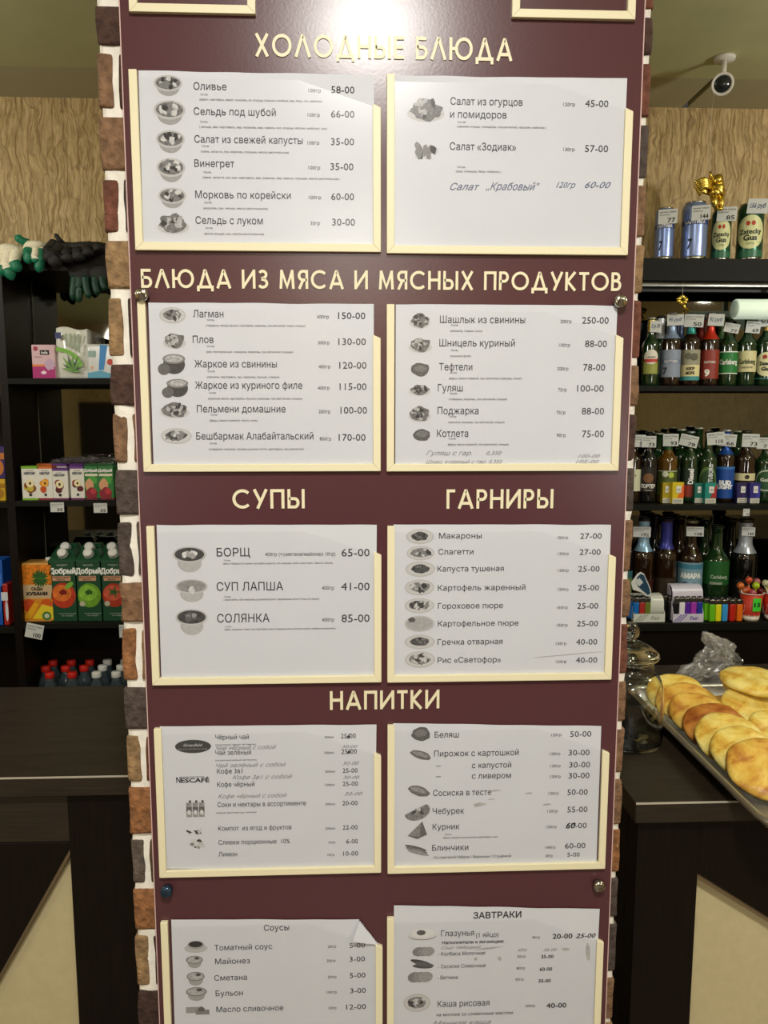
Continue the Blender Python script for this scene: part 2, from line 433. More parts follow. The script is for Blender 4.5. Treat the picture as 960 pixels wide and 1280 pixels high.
# mortar core with an uneven trowelled face
mb = MB(); ins = .0036
x0, x1, y0, y1 = CL + ins, CR - ins, BY + ins, BY + CD
nz = 190; per = []
def seg_pts(a, b, n): return [(a[0] + (b[0] - a[0]) * t / n, a[1] + (b[1] - a[1]) * t / n) for t in range(n)]
per = seg_pts((x0, y1), (x0, y0), 12) + seg_pts((x0, y0), (x0 + .06, y0), 8) + seg_pts((x0 + .06, y0), (x1 - .06, y0), 10) + seg_pts((x1 - .06, y0), (x1, y0), 8) + seg_pts((x1, y0), (x1, y1), 12) + [(x1, y1)]
vs = []
for j in range(nz + 1):
    z = CEIL * j / nz
    for (x, y) in per:
        p = Vector((x * 45, y * 45, z * 45)); d = noise.noise(p) * .0022
        e = noise.noise(p + Vector((5, 5, 5))) * .0035
        vs.append((x + d, y + e, z))
n = len(per)
fs = [(j * n + i, j * n + i + 1, (j + 1) * n + i + 1, (j + 1) * n + i) for j in range(nz) for i in range(n - 1)]
fs += [(j * n + n - 1, j * n, (j + 1) * n, (j + 1) * n + n - 1) for j in range(nz)]
mb.add(vs, fs, M_MORTAR, True).build('mortar', col, off=CO)
# ------------------------------------------------------------------ the menu board
bx0, bx1 = at(172, 640, YB).x, at(782, 640, YB).x
b0 = at(150, 0, YB).x; 
bL = sum(at(x, y, YB).x for x, y in ((150, 2), (162, 326), (182, 800), (197, 1235))) / 4
bR = sum(at(x, y, YB).x for x, y in ((807, 2), (791.5, 330), (773, 850), (759, 1235))) / 4
bT, bB = 2.18, at(480, 1520, YB).z
board = thing('menu_board', 'tall maroon menu board with cream lettering and clear pockets on the brick column', 'board', ((bL + bR) / 2, YB, bB))
BO = board.location
MB().box(bL, bR, YB, YB + .006, bB, bT, M_BOARD).build('panel', board, off=BO, bevel=.001)
# edge highlight of the panel, painted as thin pale strips
MB().box(bL - .0012, bL, YB + .0005, YB + .006, bB, bT, mat('c9a9a4', .4)).build('panel_highlight', board, off=BO, label='pale painted edge highlight')
MB().box(bR, bR + .0012, YB + .0005, YB + .006, bB, bT, mat('c9a9a4', .4)).build('panel_highlight', board, off=BO, label='pale painted edge highlight')
for (px, py, c) in ((176, 368, None), (777, 376, None), (207, 1117, '33475c'), (750, 1110, None)):
    p = at(px, py, YB - .012); m = MB()
    m.lathe([(.0, -.0), (.0055, -.0), (.0075, .0015), (.0078, .004), (.0078, .008), (.006, .009), (.006, .012)], mat(c, .15, metal=.6) if c else M_CHROME, n=24, c=p, axis='y')
    m.build('screw_cap', board, off=BO, label='blue-tinted round screw cap' if c else None)
# --- cream heading letters, cut from sheet: a stroke alphabet
def arc(cx, cy, rx, ry, a0, a1, n=20): return [(cx + rx * math.cos(math.radians(a0 + (a1 - a0) * i / n)), cy + ry * math.sin(math.radians(a0 + (a1 - a0) * i / n))) for i in range(n + 1)]
T = .075   # half stroke
lo, hi = T, 1 - T
GL = {
 'Х': (.74, [[(.08, 0), (.66, 1)], [(.08, 1), (.66, 0)]]),
 'О': (1.02, [arc(.51, .5, .51 - T, .5 - T, 0, 360, 32)]),
 'Л': (.84, [[(.06, 0), (.40, hi), (.44, hi), (.78, 0)]]),
 'Д': (.96, [[(.20, .12), (.46, hi), (.50, hi), (.78, .12)], [(.08, -.16), (.08, .07), (.88, .07), (.88, -.16)]]),
 'Н': (.72, [[(T, 0), (T, 1)], [(.72 - T, 0), (.72 - T, 1)], [(T, .52), (.72 - T, .52)]]),
 'Ы': (.88, [[(T, 1), (T, lo), (.36, lo)] + arc(.36, .29, .18, .29 - T, -90, 90, 12) + [(T, .51)], [(.88 - T, 0), (.88 - T, 1)]]),
 'Е': (.54, [[(.54, hi), (T, hi), (T, lo), (.54, lo)], [(T, .52), (.50, .52)]]),
 'Б': (.62, [[(.56, hi), (T, hi), (T, lo), (.30, lo)] + arc(.33, .31, .22, .31 - T, -90, 90, 12) + [(T, .56)]]),
 'Ю': (1.24, [[(T, 0), (T, 1)], [(T, .5), (.34, .5)], arc(.77, .5, .47 - T, .5 - T, 0, 360, 32)]),
 'А': (.84, [[(.06, 0), (.40, hi), (.44, hi), (.78, 0)], [(.17, .28), (.67, .28)]]),
 'И': (.78, [[(T, 0), (T, 1)], [(.78 - T, 0), (.78 - T, 1)], [(.09, .09), (.69, .91)]]),
 'З': (.58, [arc(.26, .74, .20, .26 - T, 150, -90, 14) + arc(.26, .28, .24, .28 - T, 90, -150, 14)]),
 'М': (.92, [[(.10, 0), (.16, 1)], [(.82, 0), (.76, 1)], [(.15, .97), (.46, .12), (.77, .97)]]),
 'Я': (.60, [[(.60 - T, 0), (.60 - T, hi), (.28, hi)] + arc(.28, .70, .20, .30 - T, 90, 270, 12) + [(.60 - T, .475)], [(.30, .46), (.08, 0)]]),
 'С': (.90, [arc(.51, .5, .51 - T, .5 - T, 45, 315, 26)]),
 'П': (.72, [[(T, 0), (T, hi), (.72 - T, hi), (.72 - T, 0)]]),
 'Р': (.58, [[(T, 0), (T, hi), (.30, hi)] + arc(.30, .70, .20, .30 - T, 90, -90, 12) + [(T, .475)]]),
 'У': (.72, [[(.06, 1), (.38, .34)], [(.68, 1), (.22, 0)]]),
 'К': (.66, [[(T, 0), (T, 1)], [(.58, 1), (.14, .50), (.60, 0)]]),
 'Т': (.58, [[(0, hi), (.58, hi)], [(.29, 0), (.29, hi)]]),
 'В': (.60, [[(T, 0), (T, 1)], [(T, hi)] + arc(.28, .735, .17, .265 - T, 90, -90, 10) + [(T, .545)], [(T, .535)] + arc(.30, .305, .22, .305 - T, 90, -90, 10) + [(T, lo)]]),
 'Г': (.46, [[(T, 0), (T, hi), (.46, hi)]]),
 ' ': (.30, []),
}
def ribbon(mb, pts, y0, y1, m, t, tx):
    closed = len(pts) > 6 and math.dist(pts[0], pts[-1]) < 1e-5
    if closed: pts = pts[:-1]
    n = len(pts); Ls = []; Rs = []
    for i, p in enumerate(pts):
        a = pts[i - 1] if (i or closed) else None; b = pts[(i + 1) % n] if (i < n - 1 or closed) else None
        def nn(q, r): d = Vector((r[0] - q[0], r[1] - q[1])).normalized(); return Vector((-d.y, d.x))
        n1 = nn(a, p) if a else nn(p, b); n2 = nn(p, b) if b else nn(a, p)
        k = n1 + n2; k = k / max(k.length_squared, .7) * 2
        Ls.append(tx(p[0] + k.x * t, p[1] + k.y * t)); Rs.append(tx(p[0] - k.x * t, p[1] - k.y * t))
    N = n if closed else n - 1; vs = []; fs = []
    for L, R in zip(Ls, Rs): vs += [(L[0], y0, L[1]), (R[0], y0, R[1]), (L[0], y1, L[1]), (R[0], y1, R[1])]
    for i in range(N):
        a, b = 4 * i, 4 * ((i + 1) % n)
        fs += [(a, b, b + 1, a + 1), (a, a + 2, b + 2, b), (a + 1, b + 1, b + 3, a + 3)]
    if not closed: fs += [(0, 1, 3, 2), (4 * n - 4, 4 * n - 2, 4 * n - 1, 4 * n - 3)]
    mb.add(vs, fs, m)
def heading(s, xa, xb, ytop, ybase, nm=None):
    gap = .16; tot = sum(GL[c][0] for c in s) + gap * (len(s) - 1)
    A = at(xa, ybase, YB); B = at(xb, ybase, YB); H_ = at((xa + xb) / 2, ytop, YB).z - at((xa + xb) / 2, ybase, YB).z
    sx = (B.x - A.x) / tot; z0 = at((xa + xb) / 2, ybase, YB).z; u = 0; mb = MB()
    kk = 0
    for c in s:
        wd, st = GL[c]
        for pl in st: kk += 1; ribbon(mb, pl, YB - .0012 - .00006 * (kk % 5), YB + .001, M_CREAM, T, lambda a, b, u=u: (A.x + (u + a) * sx, z0 + b * H_))
        u += wd + gap
    mb.build('heading_lettering', board, off=BO)
heading('ХОЛОДНЫЕ БЛЮДА', 319, 640, 45.5, 74)
heading('БЛЮДА ИЗ МЯСА И МЯСНЫХ ПРОДУКТОВ', 177, 776, 338.5, 362)
heading('СУПЫ', 291, 381, 611.5, 635.5)
heading('ГАРНИРЫ', 558, 691, 611.5, 635.5)
heading('НАПИТКИ', 412.5, 549, 863, 886)

# --- pockets
def pocket(L, R, yb, ytl, ytr, wd=.0092, nm='', slant=True, closed=False):
    """L, R: outer pixel x at mid height on each side; yb bottom edge px; ytl/ytr strip tops"""
    zb = at((L + R) / 2, yb, YB).z; zl = at(L, ytl, YB).z; zr = at(R, ytr, YB).z
    ym = (yb + ytl) / 2
    xl = at(L, ym, YB).x; xr = at(R, ym, YB).x
    cut = (xr - xl) * .30
    ztp = zl - .008
    pane = MB().poly([(xl + .004, zb + .004), (xr - .004, zb + .004), (xr - .004, zr - .004), (xr - wd - cut, ztp), (xl + .004, ztp)][::-1], YB - .0045, YB - .0038, M_CLEAR).build('clear_pocket', board, off=BO, label='clear plastic pocket with a cut corner')
    y0, y1 = YB - .0062, YB
    MB().poly([(xl, zb), (xl + wd, zb + wd), (xl + wd, zl), (xl, zl)][::-1], y0, y1, M_CREAM).build('frame_strip', pane, off=BO, bevel=.0006)
    MB().poly([(xl, zb), (xr, zb), (xr - wd, zb + wd), (xl + wd, zb + wd)][::-1], y0, y1, M_CREAM).build('frame_strip', pane, off=BO, bevel=.0006)
    MB().poly([(xr, zb), (xr, zr - .004), (xr - wd, zr), (xr - wd, zb + wd)][::-1], y0, y1, M_CREAM).build('frame_strip', pane, off=BO, bevel=.0006)
pocket(159, 318, 19, -200, -160)
pocket(640.8, 796, 26, -190, -150)
pocket(166.5, 475.8, 315, 89, 132)
pocket(483.3, 787, 319, 94.5, 137)
pocket(177, 475.6, 589, 378, 419)
pocket(483.2, 775, 588.5, 381, 419)
pocket(188, 476.5, 853, 657, 689)
pocket(484, 766, 849.5, 657, 691.7)
pocket(197, 476.2, 1091, 909, 939)
pocket(484.2, 758, 1086, 905, 935.6)
pocket(206, 478, 1372, 1150, 1177)
pocket(483.6, 750, 1366, 1145, 1171.6)

# --- printed sheets
YP = YB - .0022
def gray(v, n=0, sc=300): return mat('%02x%02x%02x' % (v, v, v), .7, noise_amt=n, noise_scale=sc)
SHEETS = {}
def sheet(label, quad, lines, crop, pics=(), curl=None, tint=None):
    cx_, cy_, s = crop
    P = [at(x, y, YP) for x, y in quad]     # TL TR BR BL
    loc = (P[2] + P[3]) / 2
    root = thing('menu_sheet', label, 'paper', loc, group=None)
    nx, nz = (130, 100) if curl else (24, 18); vs = []; rnd = random.random() * 10
    for j in range(nz + 1):
        v = j / nz
        for i in range(nx + 1):
            u = i / nx; p = (P[0] * (1 - u) + P[1] * u) * (1 - v) + (P[3] * (1 - u) + P[2] * u) * v
            t = max(0, 1 - v * 14)
            p.y -= .0008 * t * abs(noise.noise(Vector((u * 4 + rnd, 0, 0)))); p.z += .0012 * t * noise.noise(Vector((u * 5 + rnd, 3, 0)))
            if curl:
                d = (u - (1 - curl)) * 1.25 + (curl * .9 - v) * .88
                if d > 0: d *= .22; p.x -= d * 1.35; p.z -= d * .95; p.y -= min(.008, .25 * d + .002)
            vs.append(p)
    fs = [(j * (nx + 1) + i, (j + 1) * (nx + 1) + i, (j + 1) * (nx + 1) + i + 1, j * (nx + 1) + i + 1) for j in range(nz) for i in range(nx)]
    MB().add(vs, fs, M_PAPER, True).build('paper', root, off=loc)
    tm = MB(); hm = MB()
    for ln in lines:
        body, xa, xb, yb, cap = ln[:5]; kind = ln[5] if len(ln) > 5 else 'n'
        X0, X1, Yb_ = cx_ + xa * s, cx_ + xb * s, cy_ + yb * s
        A = at(X0, Yb_, YP); B = at(X1, Yb_, YP); C = at(X0, Yb_ - cap * s, YP)
        zb = (A.z + B.z) / 2
        sl = math.atan2(B.z - A.z, B.x - A.x)
        if kind == 'h': text_flat(hm, body, A.x, zb, B.x - A.x, C.z - A.z, YP - .0005, M_BLUEINK, shear=.45, bold=-.004)
        elif kind == 'g': text_flat(hm, body, A.x, zb, B.x - A.x, C.z - A.z, YP - .0005, M_GREYINK, shear=.45, bold=-.006)
        elif kind == 'k': text_flat(hm, body, A.x, zb, B.x - A.x, C.z - A.z, YP - .0006, M_BLACK, shear=.3, bold=.01)
        elif kind == 'b': text_flat(tm, body, A.x, zb, B.x - A.x, C.z - A.z, YP - .0005, M_INK, bold=.018)
        elif kind == 't': text_flat(tm, body, A.x, zb, B.x - A.x, C.z - A.z, YP - .0005, M_INK2)
        else: text_flat(tm, body, A.x, zb, B.x - A.x, C.z - A.z, YP - .0005, M_INK)
    tm.build('printed_text', root, off=loc)
    if hm.v: hm.build('handwriting', root, off=loc, label='handwritten ink notes')
    for k, pc in enumerate(pics):
        kind, ex, ey, rx, ry = pc
        c = at(cx_ + ex * s, cy_ + ey * s, YP); kx = (at(cx_ + (ex + rx) * s, cy_ + ey * s, YP) - c).x; kz = (c - at(cx_ + ex * s, cy_ + (ey + ry) * s, YP)).z
        dish(kind, root, c, kx, kz, loc, k)
    return root
def ell(mb, cx, cz, rx, rz, y, m, n=28, a0=0, a1=360, wob=0, seed=0, rot=0):
    pts = []
    for i in range(n):
        a = math.radians(a0 + (a1 - a0) * i / (n if a1 - a0 == 360 else n - 1)); k = 1 + wob * noise.noise(Vector((math.cos(a) * 1.8 + seed, math.sin(a) * 1.8, seed)))
        u, v = rx * math.cos(a) * k, rz * math.sin(a) * k
        pts.append((cx + u * math.cos(rot) - v * math.sin(rot), y, cz + u * math.sin(rot) + v * math.cos(rot)))
    mb.add(pts, [tuple(range(n))], m)
def dish(kind, root, c, rx, rz, loc, seed):
    if kind == 'smear':
        m = MB(); ell(m, c.x, c.z, rx, rz, YP - .0003, gray(168, .12, 90), n=18, wob=.6, seed=seed, rot=.08); m.build('stain', root, off=loc); return
    mb = MB(); y = YP - .00025; st = .00005; R = random.Random(seed * 7 + int(abs(c.x + c.z) * 1000))
    def blobs(n, ax, az, cz, lo_=40, hi_=190, big=.26, k0=2):
        for i in range(n):
            a = R.random() * 6.28; q = math.sqrt(R.random()); g_ = R.choice([lo_, (lo_ + hi_) // 2, hi_])
            ell(mb, c.x + math.cos(a) * q * ax * rx, c.z + (cz + math.sin(a) * q * az) * rz, rx * big * R.uniform(.5, 1), rz * big * R.uniform(.5, 1), y - st * (k0 + i * .2), gray(g_, .25), n=8, wob=.5, seed=R.random() * 9, rot=R.random() * 3)
    if kind == 'bowl':        # bowl seen from above front
        ell(mb, c.x, c.z - .15 * rz, rx * .80, rz * .85, y, gray(150, .1)); ell(mb, c.x, c.z + .15 * rz, rx, rz * .75, y - st, gray(178))
        ell(mb, c.x, c.z + .17 * rz, rx * .86, rz * .58, y - 2 * st, gray(105, .5)); blobs(16, .68, .42, .17, k0=3)
    elif kind == 'soup':
        ell(mb, c.x, c.z - .32 * rz, rx * .72, rz * .70, y, gray(168, .1)); ell(mb, c.x, c.z + .3 * rz, rx, rz * .62, y - st, gray(176))
        ell(mb, c.x, c.z + .32 * rz, rx * .88, rz * .5, y - 2 * st, gray(62, .5)); blobs(6, .4, .2, .35, 90, 200, k0=3)
    elif kind == 'soup2':
        ell(mb, c.x, c.z - .32 * rz, rx * .72, rz * .66, y, gray(168, .1)); ell(mb, c.x, c.z + .3 * rz, rx, rz * .62, y - st, gray(180))
        ell(mb, c.x, c.z + .32 * rz, rx * .88, rz * .5, y - 2 * st, gray(135, .2)); blobs(4, .3, .3, .2, 120, 190, k0=3)
    elif kind == 'plate':
        ell(mb, c.x, c.z, rx, rz, y, gray(176)); ell(mb, c.x, c.z, rx * .9, rz * .86, y - st, gray(190)); ell(mb, c.x, c.z + .05 * rz, rx * .72, rz * .62, y - 2 * st, gray(120, .4), wob=.2, seed=seed); blobs(18, .6, .5, .05, 60, 180, k0=3)
    elif kind == 'plate_dark':
        ell(mb, c.x, c.z, rx, rz, y, gray(176)); ell(mb, c.x, c.z, rx * .9, rz * .86, y - st, gray(188)); ell(mb, c.x, c.z + .05 * rz, rx * .62, rz * .58, y - 2 * st, gray(72, .4), wob=.2, seed=seed); blobs(10, .45, .4, .05, 40, 110, big=.2, k0=3)
    elif kind == 'plate_pale':
        ell(mb, c.x, c.z, rx, rz, y, gray(172)); ell(mb, c.x, c.z, rx * .86, rz * .8, y - st, gray(158, .15)); ell(mb, c.x - .5 * rx, c.z + .5 * rz, rx * .25, rz * .3, y - 2 * st, gray(80), wob=.3)
    elif kind == 'heap':
        ell(mb, c.x, c.z - .3 * rz, rx, rz * .62, y, gray(185)); ell(mb, c.x, c.z, rx * .86, rz * .82, y - st, gray(105, .45), wob=.35, seed=seed + 2); blobs(20, .62, .6, .05, 50, 165, k0=2)
    elif kind == 'lump':
        ell(mb, c.x, c.z, rx, rz, y, gray(88, .35, 500), wob=.2, seed=seed + 1); ell(mb, c.x, c.z + .15 * rz, rx * .7, rz * .5, y - st, gray(112, .3, 500), wob=.3, seed=seed)
    elif kind == 'roll':
        ell(mb, c.x, c.z, rx, rz * .62, y, gray(100, .35, 500), wob=.15, seed=seed, rot=-.32); ell(mb, c.x, c.z + .1 * rz, rx * .8, rz * .3, y - st, gray(135, .3, 500), wob=.2, rot=-.32)
    elif kind == 'pot':
        ell(mb, c.x + .15 * rx, c.z, rx * .75, rz * .85, y, gray(62, .3)); ell(mb, c.x + .15 * rx, c.z + .45 * rz, rx * .78, rz * .42, y - st, gray(120)); ell(mb, c.x + .15 * rx, c.z + .47 * rz, rx * .62, rz * .3, y - 2 * st, gray(165, .4)); ell(mb, c.x - .55 * rx, c.z - .42 * rz, rx * .42, rz * .5, y - 3 * st, gray(92, .2))
    elif kind == 'tri':
        mb.add([(c.x - rx, y, c.z - .6 * rz), (c.x, y, c.z - rz), (c.x + rx, y, c.z - .5 * rz), (c.x + .5 * rx, y, c.z + rz), (c.x + .3 * rx, y, c.z + .8 * rz)], [(0, 1, 2, 3, 4)], gray(96, .3))
        mb.add([(c.x - rx, y - st, c.z - .6 * rz), (c.x + .2 * rx, y - st, c.z - .7 * rz), (c.x + .4 * rx, y - st, c.z + .9 * rz)], [(0, 1, 2)], gray(125, .3))
    elif kind == 'half':
        ell(mb, c.x, c.z, rx * 1.05, rz, y, gray(118, .4), a0=170, a1=390, rot=.35); blobs(6, .6, .3, 0, 70, 190, k0=1)
    elif kind == 'rolls':
        for i in range(3): ell(mb, c.x + (i - 1) * .1 * rx, c.z + (1 - i) * .42 * rz, rx * .95, rz * .3, y - st * i, gray(90 + 25 * i, .3), rot=-.28)
    elif kind == 'oval':
        ell(mb, c.x, c.z, rx, rz, y, gray(70)); ell(mb, c.x, c.z, rx * .95, rz * .88, y - st, gray(60))
        g2 = MB(); text_flat(g2, 'Greenfield', c.x - rx * .52, c.z + rz * .02, rx * 1.04, rz * .42, y - .0003, gray(205), shear=.3)
        text_flat(g2, 'Every Leaf Every Cup', c.x - rx * .78, c.z - rz * .42, rx * 1.56, rz * .16, y - .0003, gray(170)); g2.build('logo_lettering', root, off=loc)
    elif kind == 'word':
        g2 = MB(); text_flat(g2, 'N', c.x - rx, c.z - rz, rx * .26, rz * 2, y, M_BLACK, bold=.03); text_flat(g2, 'ESCAFÉ', c.x - rx * .72, c.z - rz, rx * 1.72, rz * 1.55, y, M_BLACK, bold=.03)
        g2.box(c.x - rx * .74, c.x + rx * .7, y, y + .0001, c.z + rz * .82, c.z + rz * 1.0, M_BLACK); g2.build('logo_lettering', root, off=loc); return
    elif kind == 'packs':
        for i in range(3):
            X = c.x + (i - 1) * rx * .68; mb.box(X - rx * .3, X + rx * .3, y, y + st, c.z - rz, c.z + rz * .7, gray(140, .3)); mb.box(X - rx * .3, X + rx * .3, y - st, y, c.z - rz * .4, c.z + rz * .2, gray(90, .4))
            ell(mb, X, c.z - .45 * rz, rx * .2, rz * .28, y - 2 * st, gray(200)); mb.box(X, X + rx * .24, y, y + st, c.z + rz * .7, c.z + rz * .95, gray(60))
    elif kind == 'bits':
        blobs(9, .8, .5, 0, 50, 190, big=.35, k0=1)
    elif kind == 'egg':
        ell(mb, c.x, c.z - .35 * rz, rx * 1.0, rz * .55, y, gray(120)); ell(mb, c.x, c.z - .25 * rz, rx * 1.0, rz * .55, y - st, gray(200)); ell(mb, c.x, c.z + .05 * rz, rx * .8, rz * .6, y - 2 * st, gray(210)); ell(mb, c.x - .1 * rx, c.z + .1 * rz, rx * .32, rz * .35, y - 3 * st, gray(85, .3))
    elif kind == 'saus':
        for i, (dx, dz, r) in enumerate(((-.1, .3, -.25), (.1, -.35, -.08), (.2, 0, -.2))): ell(mb, c.x + dx * rx, c.z + dz * rz, rx * .85, rz * .32, y - st * i, gray(60 + 15 * i, .25), rot=r)
    elif kind == 'slices':
        for i in range(3): ell(mb, c.x + (i - 1) * .42 * rx, c.z, rx * .55, rz * .9, y - st * i, gray(120 + i * 12, .3, 600), rot=.2)
    elif kind == 'cup':
        ell(mb, c.x, c.z - .25 * rz, rx * .8, rz * .72, y, gray(150)); ell(mb, c.x, c.z + .25 * rz, rx, rz * .62, y - st, gray(120)); ell(mb, c.x, c.z + .28 * rz, rx * .85, rz * .48, y - 2 * st, gray(165, .3)); ell(mb, c.x + .3 * rx, c.z + .5 * rz, rx * .3, rz * .2, y - 3 * st, gray(70), wob=.3)
    elif kind == 'cup_dark':
        ell(mb, c.x, c.z - .3 * rz, rx, rz * .6, y, gray(172)); ell(mb, c.x, c.z + .15 * rz, rx * .72, rz * .55, y - st, gray(150)); ell(mb, c.x, c.z + .25 * rz, rx * .6, rz * .4, y - 2 * st, gray(45, .2))
    elif kind == 'butter':
        mb.box(c.x - rx, c.x + rx * .3, y, y + st, c.z - rz * .5, c.z + rz * .5, gray(140)); mb.box(c.x - rx * .2, c.x + rx * .95, y - st, y, c.z - rz * .8, c.z, gray(120)); ell(mb, c.x + .3 * rx, c.z + .1 * rz, rx * .3, rz * .4, y - 2 * st, gray(90), wob=.4)
    elif kind == 'fish':
        blobs(14, .7, .7, 0, 60, 190, big=.5, k0=1)
    mb.build('dish_picture', root, off=loc)

S1 = (140, 0, .375); S2 = (470, 0, .375); S3 = (150, 320, .3646); S4 = (470, 320, .3646); S5 = (170, 590, .3333); S6 = (470, 590, .3333); S7 = (180, 850, .3229); S8 = (470, 850, .3229); S9 = (190, 1080, .3125); S10 = (470, 1080, .3125)
def item(name, xa, xb, yb, wt, wx0, wx1, wy, price, px0, px1, py, comp=None, cx0=0, cx1=0, cy=0, cap=25, pc=24, dx=0, sc=7, kind='n'):
    r = [(name, xa, xb, yb, cap, kind), (wt, wx0, wx1, wy, 12, 't'), (price, px0, px1, py, pc)]
    if comp: r += [(comp, cx0, cx1, cy, sc, 't'), ('Состав:', cx0 + 3, cx0 + 28, cy - 20, sc * .9, 't')]
    return r
sheet('printed sheet of six cold salads at the upper left of the board', [(173, 88), (467.5, 94), (467.5, 311), (179.5, 308)],
 item('Оливье', 272, 382, 300, '100гр', 655, 696, 308, '58-00', 731, 808, 311, '(варён. картофель, варен. морковь, св. огурцы, горошек, колбаса, вар. яйцо, лук, майонез)', 292, 700, 338) +
 item('Сельдь под шубой', 273, 546, 385, '100гр', 652, 693, 389, '66-00', 730, 808, 392, '( сельдь, вар. картофель, вар. морковь, вар. свекла, сол. огурцы, яблоко, майонез, лук)', 291, 716, 429) +
 item('Салат из свежей капусты', 275, 636, 478, '100гр', 652, 691, 482, '35-00', 730, 807, 484, '(свеж. капуста, лук, морковь, горошек, масло растительное)', 297, 590, 510) +
 item('Винегрет', 275, 408, 557, '100гр', 655, 694, 565, '35-00', 728, 805, 567, '(свеж. капуста, лук, вар. картофель, вар. морковь, вар. свекла, горошек, масло растительное )', 303, 760, 597) +
 item('Морковь по корейски', 278, 596, 662, '100гр', 656, 697, 664, '60-00', 731, 807, 667, '(морковь, лук, чеснок, масло растительное)', 305, 519, 698) +
 item('Сельдь с луком', 279, 503, 747, '35гр', 662, 693, 750, '30-00', 734, 810, 752, '(филе сельди, лук, масло растительное)', 308, 507, 783),
 S1, [('bowl', 187, 283, 48, 37), ('bowl', 192, 373, 53, 43), ('bowl', 195, 470, 48, 40), ('bowl', 197, 565, 48, 42), ('bowl', 201, 658, 47, 36), ('heap', 204, 745, 53, 38)])
sheet('printed sheet of two salads with a blue handwritten line at upper right', [(491.7, 94.5), (784, 98), (775, 314), (491.4, 312)],
 [('Салат из огурцов', 248, 488, 351, 25), ('и помидоров', 247, 435, 394, 25), ('120гр', 624, 663, 354, 12, 't'), ('45-00', 697, 774, 357, 24),
  ('(свежие огурцы, помидоры, лук репчатый, горошек, майонез )', 270, 566, 427, 7, 't'), ('Состав:', 272, 300, 410, 6, 't'),
  ('Салат «Зодиак»', 246, 466, 501, 25), ('130гр', 624, 662, 504, 12, 't'), ('57-00', 696, 773, 507, 24), ('(сыр, помидор, яйцо, майонез )', 266, 417, 575, 7, 't'), ('Состав:', 270, 298, 560, 6, 't'),
  ('Салат', 247, 345, 634, 24, 'h'), ('„Крабовый"', 365, 545, 634, 26, 'h'), ('120гр', 600, 664, 626, 20, 'h'), ('60-00', 696, 782, 627, 22, 'h')],
 S2, [('heap', 166, 365, 62, 44), ('fish', 170, 505, 50, 26)])
sheet('printed sheet of six meat dishes beginning at 150-00, middle left of board', [(185.4, 378.3), (467.2, 380), (467.2, 583), (192, 582)],
 item('Лагман', 251, 355, 210, '600гр', 676, 716, 214, '150-00', 748, 841, 216, '(говядина, лапша, бульон, картофель, морковь, лук репчатый, томат, специи)', 295, 635, 242) +
 item('Плов', 250, 321, 298, '300гр', 679, 718, 303, '130-00', 749, 843, 305, '(рис пропаренный, говядина, морковь, лук репчатый, специи)', 296, 593, 332) +
 item('Жаркое из свинины', 256, 538, 382, '400гр', 681, 721, 385, '120-00', 752, 845, 386, '(свинина, картофель, лук, морковь, бульон, специи)', 298, 547, 418) +
 item('Жаркое из куриного филе', 258, 625, 455, '400гр', 678, 718, 458, '115-00', 753, 845, 459, '(куриное филе, картофель, бульон, морковь, лук репчатый, специи)', 302, 625, 492) +
 item('Пельмени домашние', 264, 568, 536, '200гр', 681, 721, 539, '100-00', 756, 847, 540, '(фарш свино-говяжий, тесто, соль)', 307, 472, 567) +
 item('Бешбармак Алабайтальский', 262, 663, 629, '850гр', 685, 724, 632, '170-00', 750, 842, 633, '(говядина, свинина, тонкие кусочки теста, картофель, лук репчатый)', 305, 630, 665),
 S3, [('plate', 180, 203, 45, 28), ('heap', 187, 290, 40, 30), ('pot', 178, 371, 50, 40), ('pot', 190, 453, 48, 36), ('heap', 188, 528, 50, 30), ('plate', 193, 617, 53, 27)])
sheet('printed sheet of six meat dishes beginning at 250-00, middle right of board', [(494.8, 380), (771.9, 382), (763.5, 583), (494, 582)],
 item('Шашлык из свинины', 219, 511, 230, '200гр', 632, 670, 230, '250-00', 706, 797, 232, '(свинина, специи, соль)', 254, 364, 260) +
 item('Шницель куриный', 217, 476, 310, '100гр', 627, 665, 311, '88-00', 716, 791, 312, '(куриное филе)', 254, 325, 346) +
 item('Тефтели', 216, 330, 392, '200гр', 621, 659, 392, '78-00', 710, 785, 393, '(фарш свино-говяжий, лук репчатый, морковь, томат)', 250, 500, 423) +
 item('Гуляш', 212, 297, 464, '75гр', 624, 653, 464, '100-00', 689, 780, 465, '(говядина, морковь, лук репчатый, специи)', 250, 449, 494) +
 item('Поджарка', 211, 351, 542, '75гр', 618, 649, 542, '88-00', 705, 781, 543, '(свинина, морковь, лук репчатый, специи)', 248, 440, 573) +
 item('Котлета', 209, 316, 620, '90гр', 619, 650, 620, '75-00', 706, 781, 621, '(фарш свино-говяжий, лук репчатый, специи)', 246, 455, 649) +
 [('Гуляш с гар.', 172, 328, 683, 16, 'g'), ('0,350', 378, 430, 682, 14, 'g'), ('100-00', 692, 768, 691, 12, 'g'), ('Шниц. куриный с гар. 0,350', 170, 432, 712, 14, 'g'), ('105-00', 684, 764, 710, 12, 'g')],
 S4, [('heap', 150, 220, 36, 30), ('heap', 152, 305, 40, 28), ('lump', 151, 389, 32, 23), ('heap', 150, 460, 37, 20), ('heap', 150, 541, 38, 30), ('lump', 157, 614, 29, 20)])
